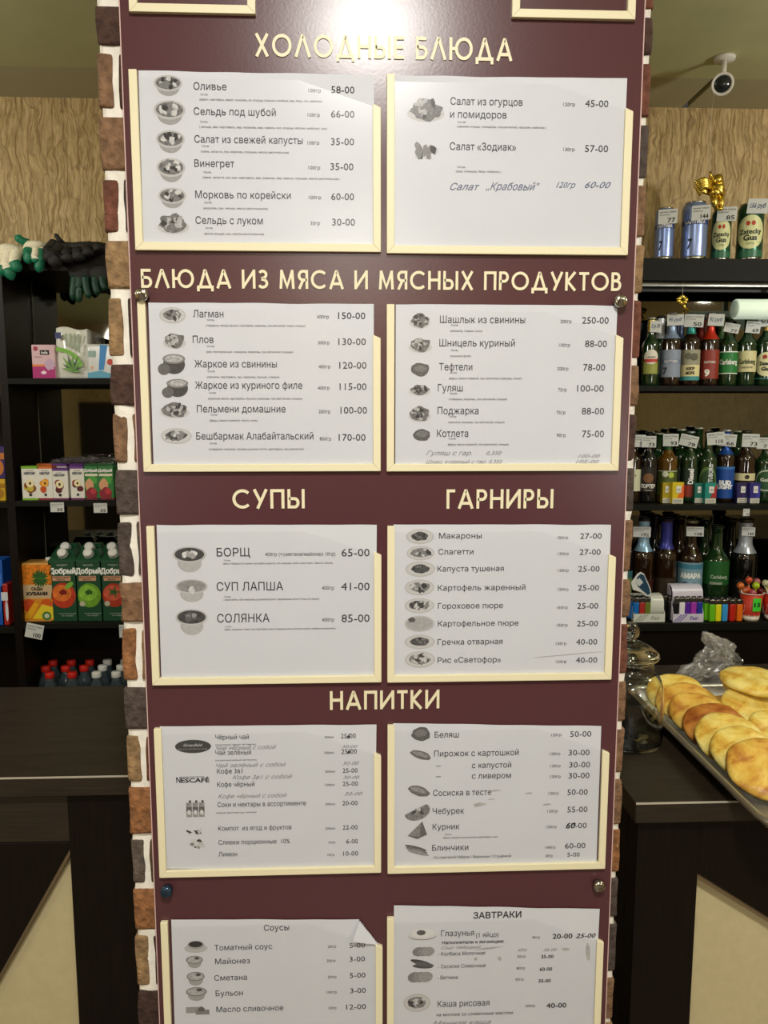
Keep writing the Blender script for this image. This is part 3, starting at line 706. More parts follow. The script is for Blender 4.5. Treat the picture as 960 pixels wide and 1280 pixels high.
sheet('printed sheet of three soups with bowls in the left column', [(195.7, 656), (471, 656), (469.5, 848), (201.7, 848)],
 [('БОРЩ', 303, 428, 316, 32), ('400гр (+сметана/майонез 10гр)', 484, 748, 314, 14, 't'), ('65-00', 771, 876, 316, 30), ('(мясо говядина 20 грамм, картофель, капуста, лук, морковь, томат, масло раст., фасоль, свекла)', 328, 738, 345, 7, 't'), ('Состав:', 330, 354, 334, 6, 't'),
  ('СУП ЛАПША', 303, 552, 444, 32), ('400гр', 697, 743, 441, 14, 't'), ('41-00', 770, 876, 443, 30), ('( картофель, лук, морковь, куриный бульон, бройлерная мясо птицы 20 грамм)', 329, 687, 480, 7, 't'), ('Состав:', 332, 356, 470, 6, 't'),
  ('СОЛЯНКА', 305, 501, 563, 32), ('400гр', 697, 743, 560, 14, 't'), ('85-00', 771, 876, 562, 30), ('(мясо, грудинка, томат, лук, картофель, мясо говядина, мясо копчено, лимон, оливки или маслины)', 332, 748, 591, 7, 't'), ('Состав:', 334, 358, 582, 6, 't')],
 S5, [('soup', 201, 325, 63, 50), ('soup2', 209, 443, 61, 45), ('soup', 209, 560, 60, 50)])
gl = []
for nm_, xa, xb, yb, wx, px0, px1 in (('Макароны', 236, 396, 249, 680, 765, 846), ('Спагетти', 234, 365, 309, 682, 763, 842), ('Капуста тушеная', 230, 479, 372, 682, 758, 838), ('Картофель жаренный', 232, 560, 443, 681, 757, 836), ('Гороховое пюре', 232, 476, 511, 678, 754, 833), ('Картофельное пюре', 232, 534, 577, 678, 753, 832), ('Гречка отварная', 231, 474, 646, 674, 750, 829), ('Рис «Светофор»', 231, 468, 714, 674, 749, 829)):
    pr = '27-00' if yb < 320 else ('25-00' if yb < 600 else '40-00')
    gl += [(nm_, xa, xb, yb, 21), ('150гр', wx, wx + 40, yb + 2, 11, 't'), (pr, px0, px1, yb + 1, 22)]
sheet('printed sheet of eight side dishes with plates in the right column', [(492, 655.7), (763.7, 655.7), (757, 845), (492, 846)], gl, S6,
 [('plate_dark', 165, 242, 52, 28), ('plate', 167, 304, 52, 27), ('plate_dark', 166, 364, 56, 29), ('plate', 163, 433, 56, 30), ('plate', 163, 501, 56, 28), ('plate_pale', 163, 569, 56, 30), ('plate_dark', 164, 637, 57, 27), ('plate', 165, 703, 57, 31), ('smear', 705, 686, 128, 1.6)])
sheet('printed sheet of hot drinks with scribbled ink corrections, lower left', [(200, 908), (470.6, 905.5), (468.4, 1086), (207.4, 1086)],
 [('Чёрный чай', 276, 406, 229, 19), ('200мл', 698, 735, 225, 9, 't'), ('25-00', 762, 820, 225, 19), ('6', 786, 798, 226, 20, 'k'),
  ('(натуральный чёрный чай пакетик)', 276, 434, 252, 6, 't'), ('Чай чёрный с собой', 280, 512, 268, 16, 'g'), ('30-00', 766, 826, 262, 12, 'g'),
  ('Чай зелёный', 276, 415, 289, 19), ('200мл', 698, 735, 285, 9, 't'), ('25-00', 764, 824, 285, 19), ('6', 788, 800, 285, 20, 'k'), ('(натуральный зелёный чай пакетик)', 276, 436, 312, 6, 't'),
  ('Чай зелёный с собой', 280, 550, 336, 16, 'g'), ('30-00', 768, 832, 328, 14, 'g'),
  ('Кофе 3в1', 283, 381, 361, 19), ('200мл', 701, 740, 358, 9, 't'), ('25-00', 769, 827, 358, 18), ('Кофе 3в1 с собой', 342, 574, 382, 16, 'g'), ('30-00', 770, 834, 382, 13, 'g'),
  ('Кофе чёрный', 284, 428, 412, 19), ('120мл', 700, 738, 409, 9, 't'), ('25-00', 769, 828, 409, 18), ('Кофе чёрный с собой', 286, 554, 455, 16, 'g'), ('30-00', 774, 846, 446, 14, 'g'),
  ('Соки и нектары в ассортименте', 285, 627, 488, 19), ('200мл', 702, 740, 484, 9, 't'), ('20-00', 768, 827, 484, 18), ('(добрый, фруктовый сад, любимый)', 280, 436, 515, 6, 't'),
  ('Компот  из ягод и фруктов', 288, 571, 580, 18), ('200мл', 702, 740, 578, 9, 't'), ('22-00', 769, 827, 578, 18),
  ('Сливки порционные  10%', 289, 565, 634, 18), ('10гр', 714, 740, 632, 9, 't'), ('6-00', 783, 828, 632, 18), ('Лимон', 289, 361, 682, 18), ('10гр', 710, 737, 680, 9, 't'), ('10-00', 771, 829, 679, 18)],
 S7, [('oval', 190, 257, 70, 26), ('word', 189, 385, 64, 11), ('packs', 199, 497, 36, 33), ('bits', 203, 587, 40, 14), ('fish', 208, 630, 36, 20)])
sheet('printed sheet of pies and pastries, lower right, a dark gap at its right edge', [(491.6, 904), (751.6, 907.5), (745.5, 1081), (491.6, 1083)],
 [('Беляш', 227, 320, 222, 23), ('120гр', 678, 718, 217, 11, 't'), ('50-00', 751, 833, 219, 23),
  ('Пирожок с картошкой', 225, 552, 293, 23), ('120гр', 672, 713, 290, 11, 't'), ('30-00', 745, 826, 291, 23), ('--', 232, 250, 338, 18), ('с капустой', 371, 523, 339, 22), ('120гр', 674, 714, 337, 11, 't'), ('30-00', 747, 828, 338, 23),
  ('--', 232, 250, 379, 18), ('с ливером', 371, 522, 380, 22), ('120гр', 673, 714, 378, 11, 't'), ('30-00', 745, 826, 380, 23),
  ('Сосиска в тесте', 221, 446, 446, 23), ('120гр', 667, 707, 443, 11, 't'), ('50-00', 740, 819, 444, 23), ('Чебурек', 219, 341, 517, 23), ('120гр', 663, 703, 512, 11, 't'), ('55-00', 740, 818, 511, 23),
  ('Курник', 219, 323, 578, 23), ('150гр', 659, 699, 573, 11, 't'), ('60-00', 736, 815, 573, 22), ('60', 735, 772, 573, 23, 'k'), ('(мясо курицы или курники, картофель, лук)', 260, 470, 611, 7, 't'), ('Состав:', 266, 292, 600, 6, 't'),
  ('Блинчики', 217, 357, 659, 23), ('160гр', 655, 694, 652, 11, 't'), ('60-00', 731, 810, 651, 22), ('- Со сметаной/ Мёдом / Вареньем / Сгущёнкой', 216, 523, 688, 10, 't'), ('20гр', 655, 684, 685, 11, 't'), ('5-00', 740, 788, 683, 17)],
 S8, [('lump', 174, 209, 36, 26), ('roll', 173, 290, 42, 24), ('roll', 166, 429, 44, 30), ('half', 160, 510, 48, 32), ('tri', 160, 582, 38, 34), ('rolls', 158, 659, 46, 22), ('smear', 462, 428, 22, 3), ('smear', 592, 438, 15, 4), ('smear', 660, 482, 16, 4), ('smear', 450, 461, 14, 2), ('smear', 400, 482, 24, 7)])
sheet('printed sheet of sauces with a curled upper right corner, bottom left', [(214, 1149.5), (475, 1149), (471, 1366), (221, 1366)],
 [('Соусы', 448, 549, 265, 24), ('Томатный соус', 250, 481, 342, 22), ('20гр', 703, 737, 334, 11, 't'), ('5-00', 790, 852, 334, 21), ('Майонез', 253, 392, 398, 22), ('20гр', 699, 734, 391, 11, 't'), ('3-00', 790, 852, 389, 21),
  ('Сметана', 250, 380, 464, 22), ('20гр', 703, 738, 456, 11, 't'), ('5-00', 791, 854, 454, 21), ('Бульон', 255, 364, 526, 22), ('100гр', 698, 739, 517, 11, 't'), ('3-00', 793, 855, 515, 21),
  ('Масло сливочное', 258, 526, 588, 22), ('10гр', 706, 738, 580, 11, 't'), ('12-00', 777, 856, 580, 21)],
 S9, [('cup_dark', 175, 328, 46, 30), ('cup', 170, 390, 34, 27), ('cup', 175, 457, 36, 30), ('cup', 178, 518, 42, 30), ('butter', 184, 583, 48, 24)], curl=.06)
sheet('printed breakfast sheet with crossed-out price and creased top, bottom right', [(492.5, 1131.6), (749.7, 1136), (738, 1360), (491, 1360)],
 [('ЗАВТРАКИ', 389, 581, 215, 25, 'b'), ('Глазунья', 260, 392, 287, 24), ('(1 яйцо)', 400, 490, 291, 19), ('45гр', 623, 655, 297, 10, 't'), ('20-00', 706, 785, 297, 20, 'b'), ('25-00', 798, 878, 294, 18, 'k'), ('Наполнители к яичницам:', 264, 512, 317, 13, 'b'),
  ('Сыр твёрдый', 262, 420, 338, 12, 'g'), ('- Колбаса Молочная', 248, 436, 364, 15), ('50гр', 565, 598, 374, 11, 't'), ('35-00', 660, 710, 376, 14, 'b'), ('- Сосиски Сливочные', 248, 438, 414, 15), ('80гр', 562, 595, 421, 11, 't'), ('60-00', 654, 704, 426, 14, 'b'),
  ('- Ветчина', 246, 327, 460, 15), ('50гр', 557, 590, 466, 11, 't'), ('35-00', 649, 699, 473, 14, 'b'), ('Каша рисовая', 246, 453, 568, 25), ('200гр', 597, 636, 571, 11, 't'), ('40-00', 681, 761, 574, 20, 'b'), ('на молоке со сливочным маслом', 242, 547, 604, 13),
  ('65гр', 568, 604, 348, 12, 'g'), ('35-00', 668, 724, 348, 12, 'g'), ('Манная каша', 226, 460, 642, 18, 'g')],
 S10, [('egg', 186, 277, 56, 30), ('slices', 190, 350, 46, 20), ('saus', 182, 400, 48, 26), ('slices', 177, 452, 52, 23), ('plate', 164, 555, 54, 36), ('smear', 450, 337, 55, 3.5), ('smear', 848, 352, 9, 34), ('smear', 495, 378, 8, 9), ('smear', 398, 380, 6, 7), ('smear', 760, 340, 16, 7)])
# ------------------------------------------------------------------ counters
CT = .95
def poly_px(pts, Y): return [(at(x, y, Y).x, at(x, y, Y).z) for x, y in pts]
# left counter
YL0 = 1.222; e = at(80, 971, YL0); CT_L = e.z; YLb = atz(80, 858, CT_L).y
lc = thing('serving_counter', 'long dark wood serving counter left of the brick column with cream panels', 'counter', (-.95, 1.44, 0))
LO = lc.location; LXR = CL - .006
MB().box(-1.9, LXR, YL0, YLb, CT_L - .034, CT_L, M_WOOD).build('worktop', lc, off=LO, bevel=.0015)
MB().box(-1.9, LXR, YL0 - .0008, YL0 + .0006, CT_L - .0022, CT_L + .0006, M_EDGE_GLINT).build('edge_highlight', lc, off=LO, label='pale painted highlight line')  # lamp highlight along the front edge, put in as a pale strip
F0 = YL0 + .02; F1 = F0 + .022
MB().box(-1.9, LXR, F1 + .001, F1 + .02, .001, CT_L - .034, M_BEIGE).build('front_panel', lc, off=LO, label='cream recessed front panel')
xp = at(90, 1100, F0).x
MB().box(xp, LXR, F0 - .002, F1 + .02, .001, CT_L - .034, M_WOODV).build('post', lc, off=LO)
zt = at(40, 1053, F0).z
MB().box(-1.9, xp, F0, F1, zt + .0008, CT_L - .034, M_WOOD).build('rail', lc, off=LO, bevel=.0006)
d0 = at(88, 1060, F0); d1 = at(0, 1217, F0); sl = (d0.z - d1.z) / (d0.x - d1.x)
xe = d0.x - (d0.z - .001) / sl
xe = max(xe, -1.9); ze = d0.z + (xe - d0.x) * sl
pts = [(xp - .0005, zt - .0008), (xp - .0005, d0.z), (xe, max(ze, .001))] + ([(-1.9, .001)] if xe > -1.9 else []) + [(-1.9, zt - .0008)]
MB().poly(pts, F0, F1, M_WOODV).build('diagonal_panel', lc, off=LO, bevel=.0006)
MB().poly([(xp - .0005, d0.z + .004), (xp - .0005, d0.z - .012), (xe, max(ze, .001) - .0005 + .0), (xe, max(ze, .001) + .004)], F0 + .004, F1, mat('6b5a40', .5)).build('edge_band', lc, off=LO, label='lighter raw edge')
MB().box(-1.9, LXR, F1 + .05, YLb - .02, .001, CT_L - .036, M_WOODV).build('carcass', lc, off=LO)
# right counter
c0 = atz(795, 1004, CT); YR0 = c0.y; XR0 = c0.x
rc = thing('serving_counter', 'dark wood serving counter right of the column holding the tray of pies', 'counter', (1.4, 1.45, 0))
RO = rc.location; YRb = 1.78
MB().box(XR0, 2.3, YR0, YRb, CT - .034, CT, M_WOOD).build('worktop', rc, off=RO, bevel=.0015)
MB().box(XR0, 2.3, YR0 - .0008, YR0 + .0006, CT - .0022, CT + .0006, M_EDGE_GLINT).build('edge_highlight', rc, off=RO, label='pale painted highlight line')  # painted highlight strip on this counter's front edge
G0 = YR0 + .018; G1 = G0 + .022
xq = at(867, 1180, G0).x
MB().box(XR0 + .012, xq, G0, G1 + .02, .001, CT - .034, M_WOODV).build('post', rc, off=RO)
MB().box(XR0 + .012, 2.3, G1 + .022, YRb - .02, .001, CT - .036, M_WOODV).build('carcass', rc, off=RO)
MB().box(xq, 2.3, G1 + .0005, G1 + .018, .001, CT - .034, M_BEIGE).build('front_panel', rc, off=RO, label='cream recessed front panel')
q0 = at(873, 1092, G0); q1 = at(960, 1146, G0); sl = (q1.z - q0.z) / (q1.x - q0.x)
q2x = 2.3; q2z = q0.z + (q2x - q0.x) * sl
if q2z < .001: q2x = q0.x + (.001 - q0.z) / sl; q2z = .001
pts = [(xq + .0005, CT - .0345), (xq + .0005, q0.z), (q2x, q2z)] + ([(2.3, .001)] if q2x < 2.3 else []) + [(2.3, CT - .0345)]
MB().poly(pts[::-1], G0, G1, M_WOODV).build('diagonal_panel', rc, off=RO, bevel=.0006)
MB().poly([(q0.x, q0.z + .004), (q0.x, q0.z - .011), (q2x, max(q2z - .011, .0005)), (q2x, q2z + .004)], G0 + .004, G1, mat('6b5a40', .5)).build('edge_band', rc, off=RO, label='lighter raw edge')

# ------------------------------------------------------------------ shelving units
YS = 2.41; YM = 2.625
def shelf_z(y): return at(480 if False else 0, y, YS).z
def zpx(px, py, Y=YS): return at(px, py, Y).z
lx0, lx1 = at(7, 600, YS).x, at(17, 600, YS).x
ls = thing('shelf_unit', 'dark wood shelf unit with mirrored back left of the column', 'shelf', ((lx1 - .45) / 2, 2.51, 0))
SO = ls.location; LX1 = -.50
zA, zB, zC = zpx(90, 473), zpx(90, 626), zpx(90, 779)
ztopL = zpx(100, 313)
def shelf_box(par, off, x0, x1, z, th, label=None): MB().box(x0, x1, YS, YM - .002, z - th, z, M_SHELF).build('shelf', par, off=off, bevel=.001, label=label)
for z in (zA, zB, zC): shelf_box(ls, SO, lx1, LX1, z, .018)
zD = zC - .39
shelf_box(ls, SO, lx1, LX1, zD, .018)
MB().box(lx0 - .7, LX1, YS, YM, ztopL - .06, ztopL, M_WOODV).build('top_panel', ls, off=SO, bevel=.001)
MB().box(lx0, lx1, YS, YM, .001, ztopL - .06, M_WOODV).build('side_panel', ls, off=SO)
MB().box(LX1, LX1 + .025, YS, YM, .001, ztopL - .06, M_WOODV).build('side_panel', ls, off=SO)
MB().box(lx1, LX1, YM, YM + .008, zC - .03, ztopL - .06, M_MIRROR).build('mirror', ls, off=SO, label='mirror at the back of the shelves')
MB().box(lx1, LX1, YM, YM + .008, .001, zC - .03, M_WOODV).build('back_panel', ls, off=SO)
mx = at(52, 500, YM).x
MB().box(lx1 + .001, lx1 + .003, YM - .004, YM - .001, zC, ztopL - .06, mat('6f6a5c', .4)).build('mirror_edge', ls, off=SO)
# neighbouring bay on the far left
nb = [zpx(2, 494), zpx(2, 628), zpx(2, 785)]
for z in nb: shelf_box(ls, SO, lx0 - .7, lx0, z, .018)
MB().box(lx0 - .7, lx0, YM, YM + .008, .001, ztopL - .06, M_WOODV).build('back_panel', ls, off=SO)
MB().box(lx0 - .72, lx0 - .7, YS, YM, .001, ztopL, M_WOODV).build('side_panel', ls, off=SO)
# right unit
rs = thing('shelf_unit', 'dark wood drinks shelf unit with mirrored back right of the column', 'shelf', (1.3, 2.51, 0))
TO = rs.location; RX0, RX1 = .62, 2.1
z1, z2, z3, z4 = zpx(880, 323), zpx(880, 482), zpx(880, 631), zpx(880, 779)
MB().box(RX0, RX1, YS, YM, zpx(880, 351), z1, M_SHELF).build('shelf', rs, off=TO, bevel=.001, label='thick top shelf with a pale metal strip')
MB().box(RX0, RX1, YS + .04, YS + .055, zpx(880, 351) - .010, zpx(880, 351), mat('a9aca0', .3, metal=.4)).build('metal_strip', rs, off=TO, label='pale metal strip under the shelf')
MB().box(RX0, RX1, YS + .07, YS + .09, zpx(880, 351) - .022, zpx(880, 351), M_BLACK).build('rail', rs, off=TO)
for z in (z2, z3): shelf_box(rs, TO, RX0, RX1, z, .018)
shelf_box(rs, TO, RX0, RX1, z4, .026)
zt_ = zpx(880, 351); MB().add([(RX0, YM, z4), (RX1, YM, z4), (RX1, YM - .022, zt_), (RX0, YM - .022, zt_), (RX0, YM + .008, z4), (RX1, YM + .008, z4), (RX1, YM - .014, zt_), (RX0, YM - .014, zt_)], [(0, 1, 2, 3), (7, 6, 5, 4), (0, 4, 5, 1), (1, 5, 6, 2), (2, 6, 7, 3), (3, 7, 4, 0)], M_MIRROR).build('mirror', rs, off=TO, label='mirror at the back of the shelves')
MB().box(RX0 - .02, RX0, YS, YM, .001, z1, M_WOODV).build('side_panel', rs, off=TO)
MB().box(RX1, RX1 + .02, YS, YM, .001, z1, M_WOODV).build('side_panel', rs, off=TO)
MB().box(RX0, RX1, YS + .012, YS + .03, .08, z4 - .028, M_WOODV).build('door_panel', rs, off=TO)

# ------------------------------------------------------------------ helpers for goods
def price_tag(par, x, y, z, w_, h_, txt, tilt=0, pen=False, name='price_tag'):
    """card standing upright facing -Y, centre x,z"""
    mb = MB(); c, s_ = math.cos(tilt), math.sin(tilt)
    def R_(u, v): return (x + u * c - v * s_, z + u * s_ + v * c)
    q = [R_(-w_ / 2, -h_ / 2), R_(w_ / 2, -h_ / 2), R_(w_ / 2, h_ / 2), R_(-w_ / 2, h_ / 2)]
    mb.poly(q, y, y + .0006, M_TAG); o = mb.build(name, par)
    tm = MB()
    A = R_(-w_ * (.40 if pen else .02), -h_ * (.12 if pen else .40))
    text_flat(tm, txt, A[0], A[1], w_ * (.8 if pen else .42), h_ * (.32 if pen else .30), y - .0004, M_BLUEINK if pen else M_BLACK, bold=.02, rot=tilt, shear=.3 if pen else 0)
    if not pen:
        A = R_(-w_ * .42, h_ * .26); text_flat(tm, 'ценник товара', A[0], A[1], w_ * .84, h_ * .12, y - .0004, M_INK2, rot=tilt)
        A = R_(-w_ * .42, h_ * .08); text_flat(tm, 'розничная', A[0], A[1], w_ * .5, h_ * .10, y - .0004, M_INK2, rot=tilt)
    t = tm.build('tag_print', o)
    return o
def glass(c, tr=.25): return mat(c, .06, trans=tr, coat=.6, ior=1.5)
def place(root, px, py, Y, rz=0):
    p = at(px, py, Y); root.location = p; root.rotation_euler = (0, 0, rz); return root
def face_cam(px, Y): return -math.atan2(at(px, 500, Y).x, Y)     # turn -Y side to the camera
def bottle(label, h, r, gl, lab, foil=None, cap='2a2a2a', neck=.40, tag=None, group=None, neck_r=.42, kind='beer'):
    """lab: list of ('rect'|'oval', z0, z1, half angle, colour) and ('txt', text, z, width, cap, colour, bold, ang)"""
    root = thing('bottle', label, 'bottle', group=group)
    bz = h * (1 - neck); nr = r * neck_r; sh = h * .16
    prof = [(r * .82, 0), (r * .97, .003), (r, .008), (r, bz * .5), (r, bz - .004)]
    for i in range(1, 9):
        t = i / 8; prof.append((nr + (r - nr) * (math.cos(math.pi * t) * .5 + .5), bz + sh * t))
    prof += [(nr * .92, h * .90), (nr * .92, h * .955), (nr * 1.08, h * .96), (nr * 1.08, h * .975), (nr * .95, h * .98)]
    MB().lathe(prof, gl, n=28).build('glass_body', root)
    cm = MB(); cm.lathe([(nr * 1.12, h * .972), (nr * 1.2, h * .974), (nr * 1.18, h * .99), (nr * .95, h), (nr * .4, h * 1.001)], mat(cap, .3, metal=.5), n=20); cm.build('cap', root)
    if foil:
        fz0, col_ = foil; k = (fz0 - (bz + sh)) / (h - bz - sh)
        rr = lambda z: nr * 1.0 + .0008 if z > bz + sh else nr + (r - nr) * (math.cos(math.pi * max(0, (z - bz) / sh)) * .5 + .5) + .0008
        zs_ = [fz0 + (h * .972 - fz0) * i / 8 for i in range(9)]
        MB().lathe([(rr(z), z) for z in zs_], mat(col_, .3, metal=.4), n=24, caps=False).build('neck_foil', root)
    lo_ = None
    for i, L in enumerate(lab):
        if L[0] in ('rect', 'oval'):
            mb = MB(); wrap_patch(mb, r, L[1], L[2], -L[3], L[3], mat(L[4], .45), eps=.0004 + .0002 * i, shape='oval' if L[0] == 'oval' else None, n=14)
            o = mb.build('label' if lo_ is None else 'label_panel', root if lo_ is None else lo_)
            if lo_ is None: lo_ = o
    tx = MB()
    for L in lab:
        if L[0] == 'txt': text_wrap(tx, L[1], r, L[2], L[3], L[4], mat(L[5], .5), bold=L[6] if len(L) > 6 else .02, ang=L[7] if len(L) > 7 else 0, eps=.0018, upright=(len(L) > 8 and L[8]))
        if L[0] == 'blob':
            wrap_patch(tx, r, L[1] - L[3], L[1] + L[3], L[2] - L[3] / r, L[2] + L[3] / r, mat(L[4], .5), eps=.0016, shape='oval')
    if tx.v: tx.build('label_lettering', lo_ or root)
    if tag:
        txt, w_, hh, tz, dx, tilt, pen = tag
        price_tag(root, dx, -r * .62, tz, w_, hh, txt, tilt, pen)
    return root
PXM = lambda Y: 1.0 / (at(881, 500, Y).x - at(880, 500, Y).x)      # px per metre there
def put_bottle(px, top, base, wpx, Y, label, gl, lab, **k):
    u = at(px + 1, 500, Y).x - at(px, 500, Y).x
    zb = k.pop('zb'); h = at(px, top, Y).z - zb; r = wpx * u / 2
    tag = k.pop('tag', None)
    if tag:
        txt, tx, ty, tw, th, tilt, pen = tag
        p = at(tx, ty, Y); tag = (txt, tw * u, th * u, p.z - zb, p.x - at(px, ty, Y).x, tilt, pen)
    L2 = []
    for L in lab:       # heights given as pixels: convert to metres above the base
        f = lambda y: at(px, y, Y).z - zb
        if L[0] in ('rect', 'oval'): L2.append((L[0], f(L[2]), f(L[1]), L[3], L[4]))
        elif L[0] == 'txt': L2.append((L[0], L[1], f(L[2]), L[3] * u, L[4] * u) + tuple(L[5:]))
        elif L[0] == 'blob': L2.append(('blob', f(L[1]), L[2] * u / r, L[3] * u, L[4]))
    foil = k.pop('foil', None)
    if foil: foil = (at(px, foil[0], Y).z - zb, foil[1])
    b = bottle(label, h, r, gl, L2, foil=foil, tag=tag, **k)
    b.location = (at(px, 500, Y).x, Y, zb + .0004); 
    rz = face_cam(px, Y); 
    b.rotation_euler = (0, 0, rz * .8)
    return b
GRN = glass('1d3a1c'); BRN = glass('2a190c'); DRK = glass('0f0f0e', .1); AMB = glass('7a5512', .5); BLK = mat('0c0c10', .1, coat=.6)
Y2 = 2.485
# ---- second shelf: seven beer bottles in front
g2 = 'beer bottles on the second shelf'
PB = dict(zb=z2, group=g2)
put_bottle(811, 397, 479, 19, Y2, 'slim green bottle with gold neck and oval red and white label beside the bricks', GRN,
    [('rect', 452, 468, 1.0, '9aa048'), ('oval', 438, 456, .95, 'e8e4d4'), ('rect', 449.5, 453.5, .85, 'c23a2a'), ('txt', 'Amstel', 447, 9, 2, '333333')], foil=(415, 'd8b848'), cap='b9b9b0', tag=('5 р 70', 815, 409, 12, 14, -.05, True), **PB)
put_bottle(836, 391, 479, 23, Y2, 'brown bottle with silver-blue neck foil and grey-blue label', BRN,
    [('rect', 438, 472, 1.3, '8e99ac'), ('rect', 450, 455, 1.3, '7683a0'), ('txt', 'БАЛТИКА', 452.5, 16, 3, 'f0f0ee'), ('txt', '7', 464, 5, 8, '20252e', .03, -.6)], foil=(424, '8fa4c4'), cap='8a8a80', tag=('95 руб', 839, 401, 19, 13, .02, True), **PB)
put_bottle(860, 392, 479, 23, Y2, 'bottle with teal neck foil and illustrated beige and teal label', BRN,
    [('rect', 438, 474, 1.3, 'a09c84'), ('rect', 457, 471, 1.2, 'e6dda4'), ('rect', 471, 476, 1.25, '3a9494'), ('blob', 446, -3, 4, '6b6a56'), ('blob', 447, 4, 4.5, '5a5846'), ('txt', 'АЗОР', 461.5, 10, 3.5, '2a1a10', .05), ('txt', 'МОРЕ', 467, 10, 3.5, '2a1a10', .05)], foil=(418, '2f8f86'), cap='555550', tag=('50', 862, 402, 22, 15, -.06, False), **PB)
put_bottle(884, 391, 479, 22, Y2, 'bottle with red neck foil and plain red label marked 9', BRN,
    [('rect', 438, 474, 1.35, '8e3226'), ('txt', 'БАЛТИКА', 453.5, 13, 2.6, 'f0ece4'), ('txt', '9', 466.5, 6, 8, 'f4f0ea', .05, -.25)], foil=(425, 'c8321c'), cap='777770', tag=('92 руб', 889, 401, 18, 14, -.07, True), **PB)
put_bottle(907, 397, 479, 22, Y2, 'green bottle with green label edged in white lines', GRN,
    [('rect', 440, 468, 1.35, '1e7a34'), ('rect', 440, 441.3, 1.35, 'e8ece4'), ('rect', 466.8, 468, 1.35, 'e8ece4'), ('txt', 'Carlsberg', 453, 21, 6, 'f2f4ee', .03)], cap='2e5a30', tag=('77', 909, 411, 17, 11, -.22, False), **PB)
put_bottle(930, 395, 479, 22, Y2, 'dark green bottle with square cream label', GRN,
    [('rect', 439.5, 465.5, 1.35, 'd6cf9c'), ('txt', 'Carlsberg', 452.5, 20, 5.5, '4a5638', .03), ('txt', 'PREMIUM', 460, 12, 2, '6a6a48')], cap='4a4f3a', tag=('69', 935, 410, 16, 14, -.12, False), **PB)
put_bottle(954, 392, 479, 24, Y2, 'dark bottle with gold neck foil and round cream label at the frame edge', GRN,
    [('oval', 441, 471, 1.15, 'e0dcae'), ('rect', 473, 474.5, 1.3, '3a8080'), ('txt', 'Zatecky', 455, 16, 4, '1d2a18', .05), ('txt', 'Gus', 461.5, 10, 4.5, '1d2a18', .05), ('blob', 447, -2, 2.5, '9a3a2a')], foil=(414, 'd0b468'), cap='a08a50', tag=('67 руб', 954, 402, 22, 13, .05, True), **PB)
g2b = 'second row of bottles on the second shelf'
Y2b = 2.565
for px, top, f, lb in ((822, 395, 'c9ccd0', 'green bottle with silver neck foil in the back row near the bricks'), (872, 397, '8c2a24', 'bottle with dark red neck foil in the back row'), (897, 396, '5b7a4a', 'green-necked bottle in the back row behind the red label'), (846, 396, '44506a', 'bottle with dark blue neck foil in the back row')):
    put_bottle(px, top, 474, 22, Y2b, lb, GRN, [('rect', 440, 468, 1.2, '5a6a5a')], foil=(424, f), zb=z2, group=g2b)
# ---- third shelf
g3 = 'beer bottles on the third shelf'; PC = dict(zb=z3, group=g3); Y3 = 2.50
put_bottle(794, 540, 626, 24, Y3, 'bottle with curved pale cream label half hidden by the bricks, third shelf', BRN, [('rect', 586, 613, 1.3, 'd5d6b8'), ('txt', 'SVET', 594, 9, 2.5, '3a5a3a')], cap='1a1a1a', tag=('75', 801, 551, 13, 15, 0, False), **PC)
put_bottle(814, 540, 626, 20, Y3 - .02, 'black bottle with dark porter label', BLK, [('rect', 583, 614, 1.3, '1f1c1c'), ('blob', 597, 0, 6, '7a5534'), ('txt', 'ПОРТЕР', 607, 17, 4.5, 'e8e6e0', .05), ('txt', 'тёмное', 612, 10, 2, 'b0a898')], cap='151515', tag=('73', 813, 552, 17, 14, 0, False), **PC)
put_bottle(838, 541, 626, 24, Y3, 'amber bottle with pale square outlined label', AMB, [('rect', 587, 618, 1.2, '4c5a28'), ('rect', 588, 588.8, 1.1, 'd8dcc8'), ('blob', 592, -3, 3.5, 'd4d8c4'), ('blob', 593, 4, 3.5, 'b8c850')], cap='3a3a30', foil=(562, '2c5c34'), tag=('93', 840, 550, 18, 15, .02, False), **PC)
put_bottle(866, 539, 626, 20, Y3, 'green bottle with upright white lettering on its label', GRN, [('rect', 584, 622, .9, '1f3326'), ('rect', 606, 620, .7, 'a03828'), ('txt', 'Diesel', 595, 19, 6, 'f2f2ee', .04, .1, True)], cap='8a9a9a', tag=('78', 863.5, 551, 21, 14, -.22, False), **PC)
put_bottle(889, 541, 626, 21, Y3 - .01, 'green bottle with arched green label and slanted white strip', GRN, [('oval', 583, 624, 1.2, '5c7a3c'), ('oval', 587, 624, 1.0, '2d4a28'), ('txt', 'TUBORG', 591, 22, 5, 'dfe4ea', .03, .25, True)], cap='2a3a2a', tag=('110', 896, 548, 20, 15, .10, False), **PC)
put_bottle(911, 537, 626, 22, Y3, 'brown bottle with bright blue label and blue neck', BRN, [('rect', 584, 622, 1.35, '1c4c9c'), ('rect', 583, 586, 1.35, '3a78c0'), ('txt', 'BUD', 602.5, 14, 5, 'f4f6fa', .08), ('txt', 'LIGHT', 607.8, 18, 4.6, 'f4f6fa', .07)], foil=(568, '1f4a9a'), cap='b8bcc0', tag=('66', 911, 550, 21, 15, -.08, False), **PC)
put_bottle(936, 538, 626, 24, Y3, 'brown bottle with cream band label', BRN, [('rect', 591, 600, 1.35, 'd9d3a2'), ('blob', 595.5, 2, 2.6, '2a2416')], cap='3a3a30', tag=('73', 940, 550.5, 19, 16, -.03, False), **PC)
